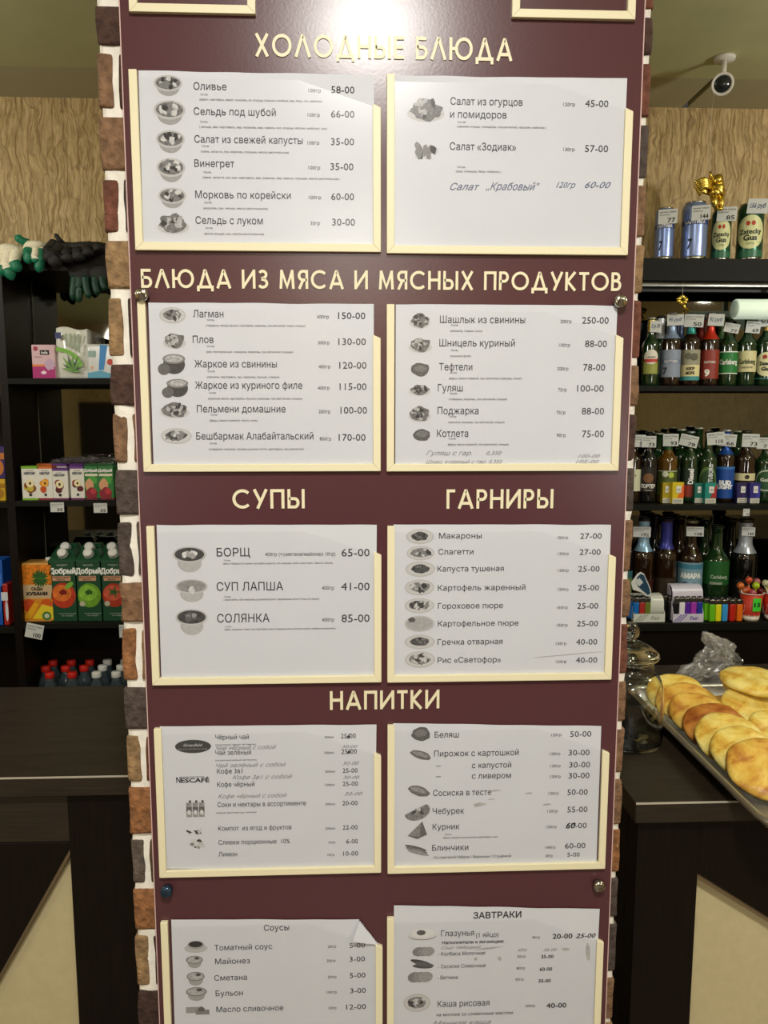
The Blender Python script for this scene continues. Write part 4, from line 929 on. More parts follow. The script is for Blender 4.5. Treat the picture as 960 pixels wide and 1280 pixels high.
put_bottle(962, 545, 626, 24, Y3, 'green bottle with round dark green label at the frame edge', GRN, [('oval', 585, 615, 1.1, '27502a'), ('oval', 587, 613, 1.0, 'c9d0c0'), ('oval', 588.5, 611.5, .92, '27502a'), ('txt', 'Gold', 599, 12, 4, 'e8ece0', .03)], cap='3a5a3a', tag=('71', 958, 554, 16, 14, 0, False), **PC)
for px, top, lb in ((854, 536, 'green capped bottle in the back row of the third shelf, left one'), (876, 534, 'taller green bottle in the back row of the third shelf'), (925, 538, 'green bottle in the back row behind the blue label'), (902, 540, 'dark green bottle in the back row under the 110 tag'), (826, 541, 'dark bottle in the back row beside the 93 tag')):
    put_bottle(px, top, 620, 23, 2.575, lb, GRN, [('rect', 585, 612, 1.2, '3a4a34')], cap='a8a890', zb=z3, group='second row of bottles on the third shelf')
# ---- fourth shelf: larger bottles
P4 = dict(zb=z4, group='large beer bottles on the fourth shelf'); Y4 = 2.52
put_bottle(787, 642, 766, 24, Y4, 'large dark blue bottle against the bricks, fourth shelf', BLK, [('rect', 712, 750, 1.2, '3a6a74'), ('rect', 720, 740, 1.1, '6a8a4a')], foil=(672, '1f2440'), cap='2a2236', neck_r=.5, **P4)
put_bottle(812, 646, 766, 27, Y4 - .004, 'large brown bottle with pale blue neck label under a price card', BRN, [('rect', 722, 752, 1.3, '3a1a12')], foil=(688, '8fb4cc'), cap='2a3030', neck_r=.48, tag=('192', 809, 664, 21, 13, 0, False), **P4)
put_bottle(826, 643, 768, 21, Y4 + .075, 'large black bottle with tall purple cap', BLK, [('rect', 722, 750, 1.3, '18151c')], foil=(665, '1d1626'), cap='2d1e3a', neck_r=.48, **P4)
put_bottle(841, 647, 766, 28, Y4 , 'large brown bottle with shiny violet neck foil', BRN, [('rect', 720, 752, 1.3, '2a2214')], foil=(685, '3a3c8c'), cap='1c1a30', neck_r=.48, **P4)
put_bottle(858, 645, 766, 21, Y4 + .075, 'large dark brown bottle with bare neck', BRN, [('rect', 720, 752, 1.3, '30301c')], cap='2a2a1a', neck_r=.5, **P4)
put_bottle(873, 650, 766, 30, Y4 - .002, 'large brown bottle with light blue illustrated label', BRN, [('rect', 701, 736, 1.35, '7d9fae'), ('rect', 703, 709, 1.2, '3f7f96'), ('txt', 'АМАРА', 717, 26, 6, 'eef2ee', .07), ('blob', 728, -6, 4, '3a5a7a'), ('blob', 729, 5, 4.5, '587c98')], cap='7a7458', neck_r=.45, tag=('158', 876, 663, 20, 12, .02, False), **P4)
put_bottle(906, 656, 766, 32, Y4, 'large dark green bottle with round emblem on its neck', GRN, [('rect', 699, 728, 1.2, '1f5a26'), ('txt', 'Carlsberg', 718, 20, 4.5, 'b8c8b0', .02, .2), ('txt', 'ELEPHANT', 726, 14, 3, 'c8c8b8')], cap='24301f', neck_r=.42, **P4)
put_bottle(942, 648, 766, 30, Y4, 'large dark bottle with silver neck foil and price card', DRK, [('rect', 722, 750, 1.3, '1a1a1a')], foil=(690, 'a8b0b8'), cap='3a3428', neck_r=.52, tag=('145', 944, 663, 15, 11, 0, False), **P4)
put_bottle(924, 648, 764, 21, Y4 + .075, 'dark bottle in the back row between the emblem bottle and silver foil', DRK, [('rect', 722, 750, 1.3, '141414')], cap='26261f', neck_r=.5, zb=z4, group='large beer bottles on the fourth shelf')
put_bottle(890, 650, 764, 21, Y4 + .075, 'dark green bottle in the back row beside the emblem bottle', GRN, [('rect', 722, 750, 1.3, '141a14')], cap='1f261f', neck_r=.5, zb=z4, group='large beer bottles on the fourth shelf')

# ---- beer cans on the top shelf
def can(label, px, top, wpx, Y, base_c, kind, tag):
    u = at(px + 1, 300, Y).x - at(px, 300, Y).x; r = wpx * u / 2; h = at(px, top, Y).z - z1
    root = thing('beer_can', label, 'can', group='beer cans on the top shelf')
    al = mat('c9c6b4', .25, metal=1); cm = mat(base_c, .28, metal=.55)
    MB().lathe([(r * .70, .0), (r * .80, .002), (r * .98, .012)], al, n=32).build('base', root)
    MB().lathe([(r * .98, .012), (r, .016), (r, h * .90)], cm, n=32, caps=False).build('body', root)
    MB().lathe([(r, h * .90), (r * .93, h * .945), (r * .80, h * .975)], cm, n=32, caps=False).build('shoulder', root)
    lid = MB().lathe([(r * .80, h * .975), (r * .83, h * .985), (r * .83, h), (r * .78, h), (r * .76, h * .985), (r * .1, h * .985)], al, n=32).build('lid', root)
    MB().lathe([(r * .30, h * .986), (r * .30, h * .992)], al, n=16, c=(0, -r * .2, 0), sy=.6).build('pull_tab', lid)
    t = MB()
    if kind == 'blue':
        lb = MB(); wrap_patch(lb, r, h * .60, h * .68, -1.5, 1.5, mat('2a3f7c', .35), n=18); lo = lb.build('label_band', root)
        text_wrap(t, 'БАЛТИКА', r, h * .64, r * 1.7, h * .055, mat('f0f0f0', .4), bold=.03, eps=.001)
        text_wrap(t, '7', r, h * .28, r * .38, h * .17, mat('1b2440', .4), bold=.03, eps=.001, shear=.15, ang=-.35)
        t.build('label_lettering', lo)
    else:
        lb = MB(); wrap_patch(lb, r, h * .20, h * .78, -1.15, 1.15, mat('d9dba2', .4), shape='oval'); lo = lb.build('label', root)
        b2 = MB(); wrap_patch(b2, r, h * .06, h * .18, -1.5, 1.5, mat('2a6a4a', .35), n=18); b2.build('label_band', root)
        text_wrap(t, 'Zatecky', r, h * .50, r * 1.75, h * .085, mat('22301c', .4), bold=.03, eps=.001)
        text_wrap(t, 'Gus', r, h * .395, r * 1.05, h * .095, mat('22301c', .4), bold=.04, eps=.001)
        text_wrap(t, 'Cerny', r, h * .30, r * .6, h * .05, mat('6a7a4a', .4), eps=.001)
        wrap_patch(t, r, h * .60, h * .68, -.35, -.05, mat('b03c24', .4), eps=.001, shape='oval'); wrap_patch(t, r, h * .60, h * .68, .05, .35, mat('b03c24', .4), eps=.001, shape='oval')
        t.build('label_lettering', lo)
    txt, tx, ty, tw, th, tilt, pen = tag; p = at(tx, ty, Y)
    price_tag(root, p.x - at(px, ty, Y).x, -r - .002, p.z - z1, tw * u, th * u, txt, tilt, pen)
    root.location = (at(px, 300, Y).x, Y, z1 + .0004); root.rotation_euler = (0, 0, face_cam(px, Y) * .9)
can('small blue and silver beer can, leftmost on the top shelf', 830, 261, 22.5, 2.47, '7f93c4', 'blue', ('77', 833, 274, 22, 17, 0, False))
can('large blue and silver beer can, second from the bricks on the top shelf', 867.5, 254, 30, 2.47, '8a9dcb', 'blue', ('144', 873.5, 270.5, 21, 17, 0, False))
can('green can with cream oval label under the gold figurine', 901, 262, 22.5, 2.47, '2c5540', 'green', ('85', 906, 271, 22, 16.5, -.05, False))
can('large green can with cream oval label and handwritten card, top shelf right', 937, 256, 30, 2.47, '2c5540', 'green', ('156 руб', 943.5, 262.5, 23, 17, -.10, True))
# ---- gold figurine hanging on a thread
def figurine():
    Yf = 2.43; P = lambda x, y, d=0: at(x, y, Yf) + Vector((0, d, 0))
    base = P(899, 264)
    root = thing('gold_figurine', 'shiny gold winged figurine hanging on a thread above the green can', 'ornament', base)
    m = MB()
    m.tube([P(903, 246), P(899, 238), P(893, 231)], [.010, .015, .013], M_GOLD, n=12)           # body
    m.tube([P(897, 232), P(904, 240), P(901, 247)], [.008, .010, .007], M_GOLD, n=10)
    m.tube([P(893, 246), P(893, 254), P(897, 263)], [.013, .010, .006], M_GOLD, n=10)           # leg
    m.tube([P(901, 244), P(902, 254), P(901, 263)], [.010, .008, .006], M_GOLD, n=10)
    m.ball(P(899, 235), .016, M_GOLD, jit=.2, seed=2); m.ball(P(894, 241), .017, M_GOLD, jit=.25, seed=3)
    m.build('body', root, off=base)
    h = MB(); h.ball(P(897, 225), .017, M_GOLD, jit=.3, seed=4); h.ball(P(900, 229), .011, M_GOLD, jit=.3, seed=8)
    for i in range(7): h.ball(P(889 + i * 1.8, 221 + (i * 3) % 5), .0065, M_GOLD, n=8, jit=.3, seed=i)
    h.tube([P(889, 222), P(887, 214)], [.007, .002], M_GOLD); h.build('head', root, off=base)
    for k, (x0_, y0_, dx, dy, yy) in enumerate(((893, 232, -26, -2, -.004), (892, 238, -22, -4, .012))):
        wg = MB()
        for i in range(6):
            t = i / 5; wg.tube([P(x0_ - 2, y0_ - 4 + i * 1.6, yy), P(x0_ + dx * .55, y0_ + dy - 5 + t * 9, yy - .004), P(x0_ + dx * (1 - .25 * t), y0_ + dy - 2 + t * 11, yy)], [.004, .0075, .003], M_GOLD, n=8)
        wg.build('wing', root, off=base)
    fx = MB(); fx.ball(P(899, 262, -.006), .009, M_GOLD, sc=(1.2, .8, .6), jit=.2); fx.build('base', root, off=base)
    MB().tube([P(888, 216), at(888, 160, Yf), Vector((at(888, 216, Yf).x, Yf, CEIL - .001))], .0006, mat('cfcabc', .5), n=5).build('thread', root, off=base)
figurine()
def bow():
    Yf = 2.43; base = at(853, 392, Yf); root = thing('gold_bow', 'small crinkled gold ribbon bow hanging under the top shelf', 'ornament', base)
    m = MB(); R = random.Random(4)
    for i in range(9):
        a = i * .7; c = at(853 + 4.5 * math.cos(a), 375 + 4 * math.sin(a), Yf + R.uniform(-.01, .01)); m.ball(c, .0085, M_GOLD, n=8, jit=.7, sc=(1, .5, .8), seed=i)
    m.build('loop', root, off=base)
    m = MB(); m.tube([at(853, 377, Yf), at(857, 386, Yf), at(854, 391, Yf)], [.004, .006, .003], M_GOLD, n=6); m.tube([at(854, 380, Yf), at(860, 389, Yf)], [.003, .005], M_GOLD, n=6); m.build('ribbon_tail', root, off=base)
    MB().tube([at(853, 372, Yf), at(854, 352, Yf)], .0007, mat('cfcabc', .5), n=5).build('thread', root, off=base)
bow()
# ---- white cylindrical lamp under the top shelf, its wire behind
def shelf_lamp():
    Yf = 2.44; a = at(918, 386.5, Yf); b = a + Vector((.30, .015, .004)); root = thing('cylinder_lamp', 'white cylindrical lamp lying above the cream labelled bottles', 'lamp', a)
    hb = MB(); ax = (b - a).normalized()
    pr = [(.029, 0), (.031, .003), (.031, .10), (.0315, .101), (.0315, .104), (.031, .105), (.031, .30)]
    hb.lathe(pr, mat('dff0dc', .35, emit=.35), n=32, axis='x', c=a); hb.build('housing', root, off=a)
    fc = MB(); fc.lathe([(.027, -.0012), (.027, .0)], mat('b9ccb8', .4, emit=.15), n=32, axis='x', c=a); fc.build('end_disc', root, off=a, label='round end disc with faint ring')
    MB().box(a.x + .12, a.x + .135, Yf - .006, Yf + .006, a.z + .028, zpx(880, 351) - .0, M_WHITE).build('bracket', root, off=a)
    MB().box(a.x + .24, a.x + .255, Yf - .006, Yf + .006, a.z + .028, zpx(880, 351) - .0, M_WHITE).build('bracket', root, off=a)
shelf_lamp()
# ---- small domed camera on the ceiling strip
def cctv():
    Yf = 2.26; c = at(903, 105, Yf); root = thing('security_camera', 'white round security camera fixed to the ceiling above the cans', 'camera', (c.x, Yf, CEIL - .001))
    o = root.location; d = (Vector((0, 0, CAMH)) - c).normalized(); q = d.to_track_quat('Z', 'Y').to_matrix()
    def bar(name, pr, m, lb=None):
        mb = MB().lathe(pr, m, n=28); mb.v = [tuple(q @ Vector(v) + c) for v in mb.v]; mb.build(name, root, off=o, label=lb)
    bar('housing', [(.020, -.05), (.027, -.03), (.030, -.004), (.030, .006), (.025, .007), (.023, .001), (.001, 0)], mat('dcd9cc', .4))
    bar('lens', [(.022, .0015), (.020, .003), (.009, .004), (.008, .008), (.001, .009)], mat('262a2c', .12), 'dark glass lens')
    MB().lathe([(.028, CEIL - .010), (.03, CEIL - .001)], mat('d5d2c5', .5), n=24, c=(c.x + .012, Yf + .02, 0)).build('base', root, off=o)
    MB().tube([(c.x + .012, Yf + .02, CEIL - .008), (c.x + .006, Yf + .014, c.z + .004)], .008, mat('d5d2c5', .5)).build('arm', root, off=o)
cctv()

# ------------------------------------------------------------------ small packs and lighters
def cpack(label, x0, x1, y0, y1, Y, c1, c2, side, group='small cartons in front of the bottles'):
    """flip pack: px box of its front face; side = px width of the visible left side"""
    A = at(x0, y1, Y); B = at(x1, y0, Y); zb = z3; h = B.z - A.z
    root = thing('cigarette_pack', label, 'pack', (A.x, Y, zb), group=group); o = Vector((A.x, Y, A.z))
    wdt = B.x - A.x
    m = MB().box(0, wdt, 0, .022, .0005, h, mat(c1, .35)); m.build('carton', root, bevel=.001)
    m = MB(); m.add([(wdt * .45, -.0008, h * .28), (wdt, -.0008, h * .28), (wdt, -.0008, h)], [(0, 1, 2)], mat(c2, .35)); m.build('colour_panel', root)
    MB().box(wdt * .04, wdt * .96, -.0012, 0, h * .02, h * .25, mat('dedccb', .5)).build('warning_label', root)
    s_ = MB().box(wdt * .32, wdt * .76, -.0016, -.0004, h * .52, h * .84, mat('e2e2da', .5)); t = s_.build('price_sticker', root)
    tm = MB(); text_flat(tm, '125', wdt * .40, h * .62, wdt * .28, h * .10, -.0020, M_BLACK); tm.build('sticker_print', t)
    tm = MB(); text_flat(tm, 'КУРЕНИЕ', wdt * .1, h * .145, wdt * .8, h * .05, -.0016, M_BLACK, bold=.02); text_flat(tm, 'УБИВАЕТ', wdt * .1, h * .06, wdt * .8, h * .05, -.0016, M_BLACK, bold=.02); tm.build('warning_print', root)
cpack('yellow and orange carton with white sticker before the amber bottle', 840, 855.5, 598, 625, 2.438, 'd8c020', 'e8682a', 0)
cpack('yellow carton behind the yellow and orange one', 828, 839, 598, 624, 2.455, 'a89418', 'c8b020', 0)
cpack('teal and red carton with white sticker before the blue label', 881, 896.5, 599, 625, 2.438, '1f8a80', 'a83030', 0)
cpack('plain teal carton left of the teal and red one', 868, 879.5, 599, 624, 2.455, '176a60', '1c7a70', 0)
cpack('dark blue carton with sticker at the right of its pair', 937, 951, 600, 626, 2.438, '2c2a78', '3a3a9a', 0)
cpack('purple-blue carton left of the other dark blue one', 921, 935.5, 600, 625, 2.455, '2c2458', '38306a', 0)
def lighter_proto(c, px_, py_, Y, label, group):
    p = at(px_, py_, Y); root = thing('lighter', label, 'lighter', (p.x, Y, z4 + .001), group=group)
    MB().box(-.0095, .0095, -.006, .006, 0, .058, mat(c, .3)).build('body', root, bevel=.003, seg=2)
    MB().box(-.0092, .0092, -.0058, .0058, .058, .073, mat('b9b4ac', .25, metal=1)).build('metal_hood', root, bevel=.0012)
    MB().lathe([(.0035, -.004), (.0035, .004)], mat('3a3a3a', .4, metal=1), n=12, axis='x', c=(.002, 0, .074)).build('spark_wheel', root)
    MB().box(-.0085, -.003, -.004, .004, .0735, .0765, M_BLACK).build('button', root)
    return root
NAMES = {'6ac020': 'lime green', 'e4e020': 'yellow', '3a9ad8': 'sky blue', 'c0281c': 'red', 'e8701c': 'orange', '8a3a1c': 'brown', 'e8e4e8': 'white', '5a2a9a': 'purple', 'a83ab0': 'magenta', '2a3a9a': 'dark blue', '1a6ab8': 'blue', 'a8302c': 'dark red', '6a7a2a': 'olive', '181818': 'black'}
def lighters(cols, xs_, ybase, Y, depth, where, z=z4, tilt=0):
    g = 'lighters ' + where
    for k in range(depth):
        for i, (c, px_) in enumerate(zip(cols, xs_)):
            row = ['front row', 'second row', 'third row', 'fourth row', 'fifth row'][k]
            r_ = lighter_proto(c, px_, ybase, Y, '%s gas lighter, %s, %s' % (NAMES[c], row, where), g)
            x = at(px_, ybase, Y).x - .011 * k; r_.location = (x, Y + .0145 * k, z + .0012 * 1)
            if k > 0 and (i + k) % 3 == 0: pass
lighters(['6ac020', 'e4e020', '3a9ad8', 'c0281c', 'e8701c'], [889.5, 897, 905, 914.5, 923.5], 773, 2.428, 3, 'standing on the open shelf beside the cup')
zd = z4 + .012
# white-and-purple display box with lighters
def display(label, x0, x1, yb, yt, Y, tilt_back, body_c, trim_c, hi):
    A = at(x0, yb, Y); B = at(x1, yb, Y); w_ = B.x - A.x; h = at(x0, yt, Y).z - A.z
    root = thing('display_box', label, 'display box', (A.x, Y, z4 + .0005)); D = .054; m1 = mat(body_c, .45)
    fh = .028
    MB().box(0, w_, 0, D, 0, .004, m1).build('tray_floor', root)
    MB().box(0, w_, -.0015, 0, 0, fh, m1).build('front_lip', root)
    for x in (0, w_ - .0015):
        MB().add([(x, 0, 0), (x, D, 0), (x, D, hi), (x, D * .8, hi), (x, 0, fh), (x + .0015, 0, 0), (x + .0015, D, 0), (x + .0015, D, hi), (x + .0015, D * .8, hi), (x + .0015, 0, fh)],
                 [(0, 4, 3, 2, 1), (5, 6, 7, 8, 9), (0, 5, 9, 4), (4, 9, 8, 3), (3, 8, 7, 2), (1, 2, 7, 6), (0, 1, 6, 5)], m1).build('side_panel', root)
    MB().box(0, w_, D, D + .0015, 0, hi, m1).build('back_panel', root)
    hd = MB(); n = 10; vs = []
    for i in range(n + 1):
        t = i / n
        for x in (0, w_): vs.append((x, D - .002 - .03 * math.sin(t * math.pi * .9) - .02 * t, hi - .055 * t + .012 * math.sin(t * 5)))
    hd.add(vs, [(2 * i, 2 * i + 1, 2 * i + 3, 2 * i + 2) for i in range(n)], mat(body_c, .3), True); hd.build('folded_header', root)
    tr = MB(); 
    for k in range(3): tr.add([(w_ * (.02 + .09 * k), -.0018, .002), (w_ * (.06 + .09 * k), -.0018, .002), (w_ * (.30 + .09 * k), -.0018, fh - .002), (w_ * (.26 + .09 * k), -.0018, fh - .002)], [(0, 1, 2, 3)], mat(trim_c, .4))
    text_flat(tr, 'Fair', w_ * .55, .008, w_ * .3, .012, -.0020, mat(trim_c, .4), shear=.2, bold=.02); tr.build('printed_trim', root)
    return root, A, w_
display('open white and purple display box of lighters on the fourth shelf', 841, 879, 775, 715, 2.424, 0, 'd2cedd', '5a3fa0', .118)
lighters(['181818', 'e8e4e8', '5a2a9a', 'a83ab0', '2a3a9a'], [844.5, 851.5, 858.5, 866, 873.5], 770, 2.434, 3, 'in the purple display box', z=zd - .005)
display('plain white display tray with lighters near the bricks', 792, 831, 770, 735, 2.43, 0, 'd6dace', '8a948a', .085)
lighters(['1a6ab8', 'a8302c', '6a7a2a'], [794.5, 802, 809], 765, 2.438, 3, 'in the white display tray', z=zd - .005)
def card():
    Yf = 2.425; base = at(808, 735, Yf); root = thing('header_card', 'tilted blue and white card with rounded top standing in the white tray', 'card', base)
    pts = [(791, 737), (789, 728), (797, 717), (801, 715), (805, 717), (813, 735), (814, 741), (811, 746), (803, 741)]
    MB().poly(poly_px(pts, Yf)[::-1], Yf, Yf + .002, mat('d9dcd8', .4)).build('card', root, off=base)
    p2 = [(797, 733), (796, 722), (801, 717), (805, 719), (812, 736), (813, 741), (810, 744)]
    f = MB().poly(poly_px(p2, Yf - .0006)[::-1], Yf - .0008, Yf - .0002, mat('24465e', .35)).build('blue_print', root, off=base)
    p3 = [(794, 727), (799, 722), (804, 728), (799, 733)]
    MB().poly(poly_px(p3, Yf - .001)[::-1], Yf - .0014, Yf - .0009, mat('c9cfcc', .5)).build('price_sticker', root, off=base)
card()
# ---- cups of lollipops
def cup(label, px, Y, group):
    u = at(px + 1, 760, Y).x - at(px, 760, Y).x; r = 13.5 * u; h = at(px, 741, Y).z - z4
    root = thing('paper_cup', label, 'cup', (at(px, 760, Y).x, Y, z4 + .0005), face_cam(px, Y), group)
    red = mat('c63a22', .45); wh = mat('e2dac8', .5)
    rr = lambda z: r * (.70 + .30 * z / h)
    MB().lathe([(rr(0) - .003, .004), (rr(0), 0), (rr(h * .2), h * .2)], wh, n=30).build('base', root)
    MB().lathe([(rr(h * .2), h * .2), (rr(h), h), (rr(h) - .0012, h), (rr(h * .2) - .0012, h * .2)], red, n=30, caps=False).build('wall', root)
    MB().lathe([(r, h - .001), (r + .002, h), (r + .002, h + .002), (r - .001, h + .002)], wh, n=30, caps=False).build('rim', root)
    s_ = MB(); wrap_patch(s_, rr(h * .65), h * .42, h * .88, .15, .95, mat('46d838', .4), eps=.003); t = s_.build('price_sticker', root, label='bright green price sticker')
    tm = MB(); text_wrap(tm, '15', rr(h * .65), h * .65, 7 * u, 5 * u, M_BLACK, ang=.55, bold=.03, eps=.0042); tm.build('sticker_print', t)
    sp = MB()
    N = 20
    for i in range(N):
        a0 = 2 * math.pi * i / N; z_ = h * .2; k = rr(z_) + .0004
        sp.add([(k * math.sin(a0), -k * math.cos(a0), z_), (k * math.sin(a0 + .3), -k * math.cos(a0 + .3), z_), (k * 1.02 * math.sin(a0 + .15), -k * 1.02 * math.cos(a0 + .15), z_ + h * (.06 + .08 * ((i * 7) % 3)))], [(0, 1, 2)], wh)
    sp.build('splash_print', root)
    rg = MB()
    for i in range(20):
        pass
    rg.lathe([(.001, 0)], wh, n=3) if False else None
    pts = [(rr(h * .5) * math.sin(-1.1 + .45 * math.cos(t)) * 1.012, -rr(h * .5) * math.cos(-1.1 + .45 * math.cos(t)) * 1.012, h * (.52 + .26 * math.sin(t))) for t in [i * math.pi / 10 for i in range(21)]]
    rg.tube(pts, .0009, wh, n=5); rg.build('ring_print', root)
    return root, r, h
root, cr, ch = cup('red and white paper cup full of round lollipops', 938.5, 2.435, 'paper cups on the fourth shelf')
cup('second red and white paper cup cut by the right frame edge', 967, 2.44, 'paper cups on the fourth shelf')
LP = [(925.5, 732, 'd8702c', 'orange and yellow'), (936, 725, 'c8502a', 'striped red-orange'), (946, 727, 'b8686a', 'pink'), (945, 732, 'b0cc28', 'lime green'), (934, 737, 'c84a24', 'mottled red'), (950, 738, '7a1428', 'dark cherry'), (941, 741, 'b0505a', 'rose'), (930, 738, 'b85c34', 'rust'), (960, 737, 'c8b840', 'pale yellow'), (957, 729, 'c8c4a0', 'cream')]
for i, (x, y, c, nm) in enumerate(LP):
    Yf = 2.425 + .012 * (i % 3); p = at(x, y, Yf)
    r_ = thing('lollipop', '%s round wrapped lollipop, %s' % (nm, 'in the red paper cup' if x < 955 else 'in the second cup at the frame edge'), 'lollipop', p, group='lollipops in the paper cups')
    MB().ball((0, 0, 0), .0118, mat(c, .25, noise_amt=.5, noise_scale=90, coat=.5), n=16, jit=.08, seed=i).build('candy', r_)
    cx_ = at(938.5 if x < 955 else 967, 760, 2.435).x
    MB().tube([(0, 0, -.010), ((cx_ - p.x) * .5, (2.435 - Yf) * .5, -.05)], .0018, M_WHITE, n=6).build('stick', r_)
    MB().lathe([(.004, -.0165), (.0025, -.013), (.006, -.010)], mat(c, .3), n=8).build('wrapper_twist', r_)
# price card hanging under the third shelf
def hang_tag(label, x0, y0, x1, y1, Y, txt, tilt=0, pen=False, group='price cards on shelf edges'):
    c = at((x0 + x1) / 2, (y0 + y1) / 2, Y); u = at(x1, y0, Y).x - at(x0, y0, Y).x; v = at(x0, y0, Y).z - at(x0, y1, Y).z
    root = thing('price_card', label, 'price tag', c, group=group); price_tag(root, 0, 0, 0, u, v, txt, tilt, pen, name='card')
hang_tag('small white price card under the third shelf near the silver foil', 929, 636, 937, 645, YS - .002, '150')
hang_tag('white price card below the small juice cartons, left one', 63, 628, 80, 640, YS - .002, '35')
hang_tag('white price card below the small green juice cartons', 117, 629, 134, 641, YS - .002, '35')
hang_tag('tilted price card reading 100 below the orange juice carton', 32, 780, 54, 798, YS - .002, '100', -.22)
hang_tag('price card half hidden by bricks beside the tomato juice', 149, 781, 160, 797, YS - .002, '100')
# ------------------------------------------------------------------ goods on the left unit
def carton_prof(root, w_, d_, h, front, side, top, gable=False):
    m = MB().box(-w_ / 2, w_ / 2, 0, d_, 0, h, mat(side, .4)); b = m.build('carton', root, bevel=.0015)
    MB().box(-w_ / 2 + .0008, w_ / 2 - .0008, -.0006, .0002, .001, h - .001, mat(front, .4)).build('front_print', root)
    return b
def discs(mb, cx, cz, rx, rz, y, m, n=22, **k): ell(mb, cx, cz, rx, rz, y, m, n=n, **k)
def small_juice(label, x0, x1, y0, y1, Y, kind, rz=0):
    A = at(x0, y1, Y); B = at(x1, y0, Y); w_ = B.x - A.x; h = B.z - zB
    root = thing('juice_carton', label, 'juice carton', ((A.x + B.x) / 2, Y, zB + .0004), rz, 'small juice cartons')
    tc = {'green': '7ab030', 'orange': 'd06a30', 'purple': '6a3a8a', 'dgreen': '2a7a38'}[kind]
    base = 'e6e4da' if kind != 'dgreen' else '2f7a3a'
    MB().box(-w_ / 2, w_ / 2, 0, .040, 0, h, mat(base, .4)).build('carton', root, bevel=.001)
    MB().box(-w_ / 2 - .0003, w_ / 2 + .0003, -.0004, .0404, h * .93, h + .0004, mat(tc, .4)).build('top_band', root)
    MB().box(-w_ / 2 - .0003, w_ / 2 + .0003, -.0004, .0404, 0, h * .06, mat({'green': '7ab030', 'orange': '8a2a3a', 'purple': '6a2a5a', 'dgreen': '5a1a28'}[kind], .4)).build('bottom_band', root)
    p = MB(); y = -.0008; R = random.Random(x0)
    if kind != 'dgreen':
        c1, c2 = {'green': ('c8b84a', '8a4a20'), 'orange': ('e89a28', 'c8501c'), 'purple': ('8a2a28', '5a1a20')}[kind]
        for i in range(6): discs(p, R.uniform(-.2, .2) * w_, h * R.uniform(.30, .55), w_ * .2, w_ * .2, y - i * .0001, mat(c1 if i % 2 else c2, .4))
        discs(p, 0, h * .50, w_ * .24, w_ * .24, y - .0008, mat('f0e4b4' if kind != 'orange' else 'eeb040', .4)); discs(p, 0, h * .50, w_ * .07, w_ * .09, y - .001, mat('4a2a18', .4))
        discs(p, 0, h * .16, w_ * .09, w_ * .09, y - .0008, mat('22201e', .4))
        text_flat(p, 'НЕКТАР', -w_ * .33, h * .76, w_ * .66, h * .07, y - .0008, mat('26304a', .4), bold=.04); text_flat(p, 'фруктовый', -w_ * .2, h * .86, w_ * .4, h * .03, y - .0008, mat('26304a', .4))
    else:
        discs(p, w_ * .1, h * .60, w_ * .34, w_ * .3, y, mat('4aa040', .4), wob=.3)
        discs(p, -w_ * .12, h * .45, w_ * .3, w_ * .4, y - .0002, mat('d8a078', .4), wob=.2); discs(p, 0, h * .2, w_ * .42, w_ * .38, y - .0004, mat('8a1c2c', .4), wob=.3); discs(p, w_ * .12, h * .26, w_ * .2, w_ * .2, y - .0006, mat('b8343c', .4))
        p.box(-w_ * .4, w_ * .45, y - .0004, y - .0002, h * .71, h * .78, mat('e6dcc8', .4))
        text_flat(p, 'Добрый', -w_ * .45, h * .84, w_ * .9, h * .08, y - .0008, mat('f2f2ee', .4), bold=.05)
    p.build('fruit_print', root); return root
small_juice('small white and green juice carton, leftmost of its shelf', 28.5, 47, 583, 625, 2.43, 'green')
small_juice('small white and orange juice carton with apricot print', 48.5, 64.5, 583, 625, 2.43, 'orange')
small_juice('small white and purple juice carton beside the apricot one', 65.5, 84, 586, 625, 2.432, 'purple')
small_juice('small white and purple juice carton beside the green pair', 89, 105, 583, 625, 2.43, 'purple')
small_juice('small dark green juice carton, left one of the pair', 106, 122.5, 583, 626, 2.43, 'dgreen')
small_juice('small dark green juice carton, right one of the pair by the bricks', 123.5, 141, 583, 626, 2.43, 'dgreen')
for px, kd, nm in ((56, 'orange', 'behind the apricot one'), (75, 'purple', 'behind the purple one'), (97, 'purple', 'behind the second purple one'), (114, 'dgreen', 'behind the left green one'), (132, 'dgreen', 'behind the right green one')):
    small_juice('small juice carton in the back row ' + nm, px - 8, px + 8, 580, 622, 2.50, kd)
# crumpled clear wrap over them
def wrap_sheet(label, pts_x, Y0, Y1, z0, amp, parent_loc, tint='ffffff', haze=.12, name='plastic_wrap'):
    pass
def film_cover():
    a = at(62, 583, 2.43); b = at(142, 583, 2.43); base = Vector(((a.x + b.x) / 2, 2.47, a.z + .002))
    root = thing('plastic_wrap', 'crumpled purple-tinted clear wrap lying over the small juice cartons', 'plastic wrap', base)
    nx, ny = 40, 14; vs = []
    for j in range(ny + 1):
        for i in range(nx + 1):
            x = a.x + (b.x - a.x) * i / nx; y = 2.425 + .13 * j / ny
            z = a.z + .008 + .016 * abs(noise.noise(Vector((x * 40, y * 50, 1)))) + .012 * j / ny
            vs.append((x, y, z))
    fs = [(j * (nx + 1) + i, j * (nx + 1) + i + 1, (j + 1) * (nx + 1) + i + 1, (j + 1) * (nx + 1) + i) for j in range(ny) for i in range(nx)]
    MB().add(vs, fs, film('d8c8e0', base=.10, rough=.08, haze=.08), False).build('film', root, off=base)
film_cover()
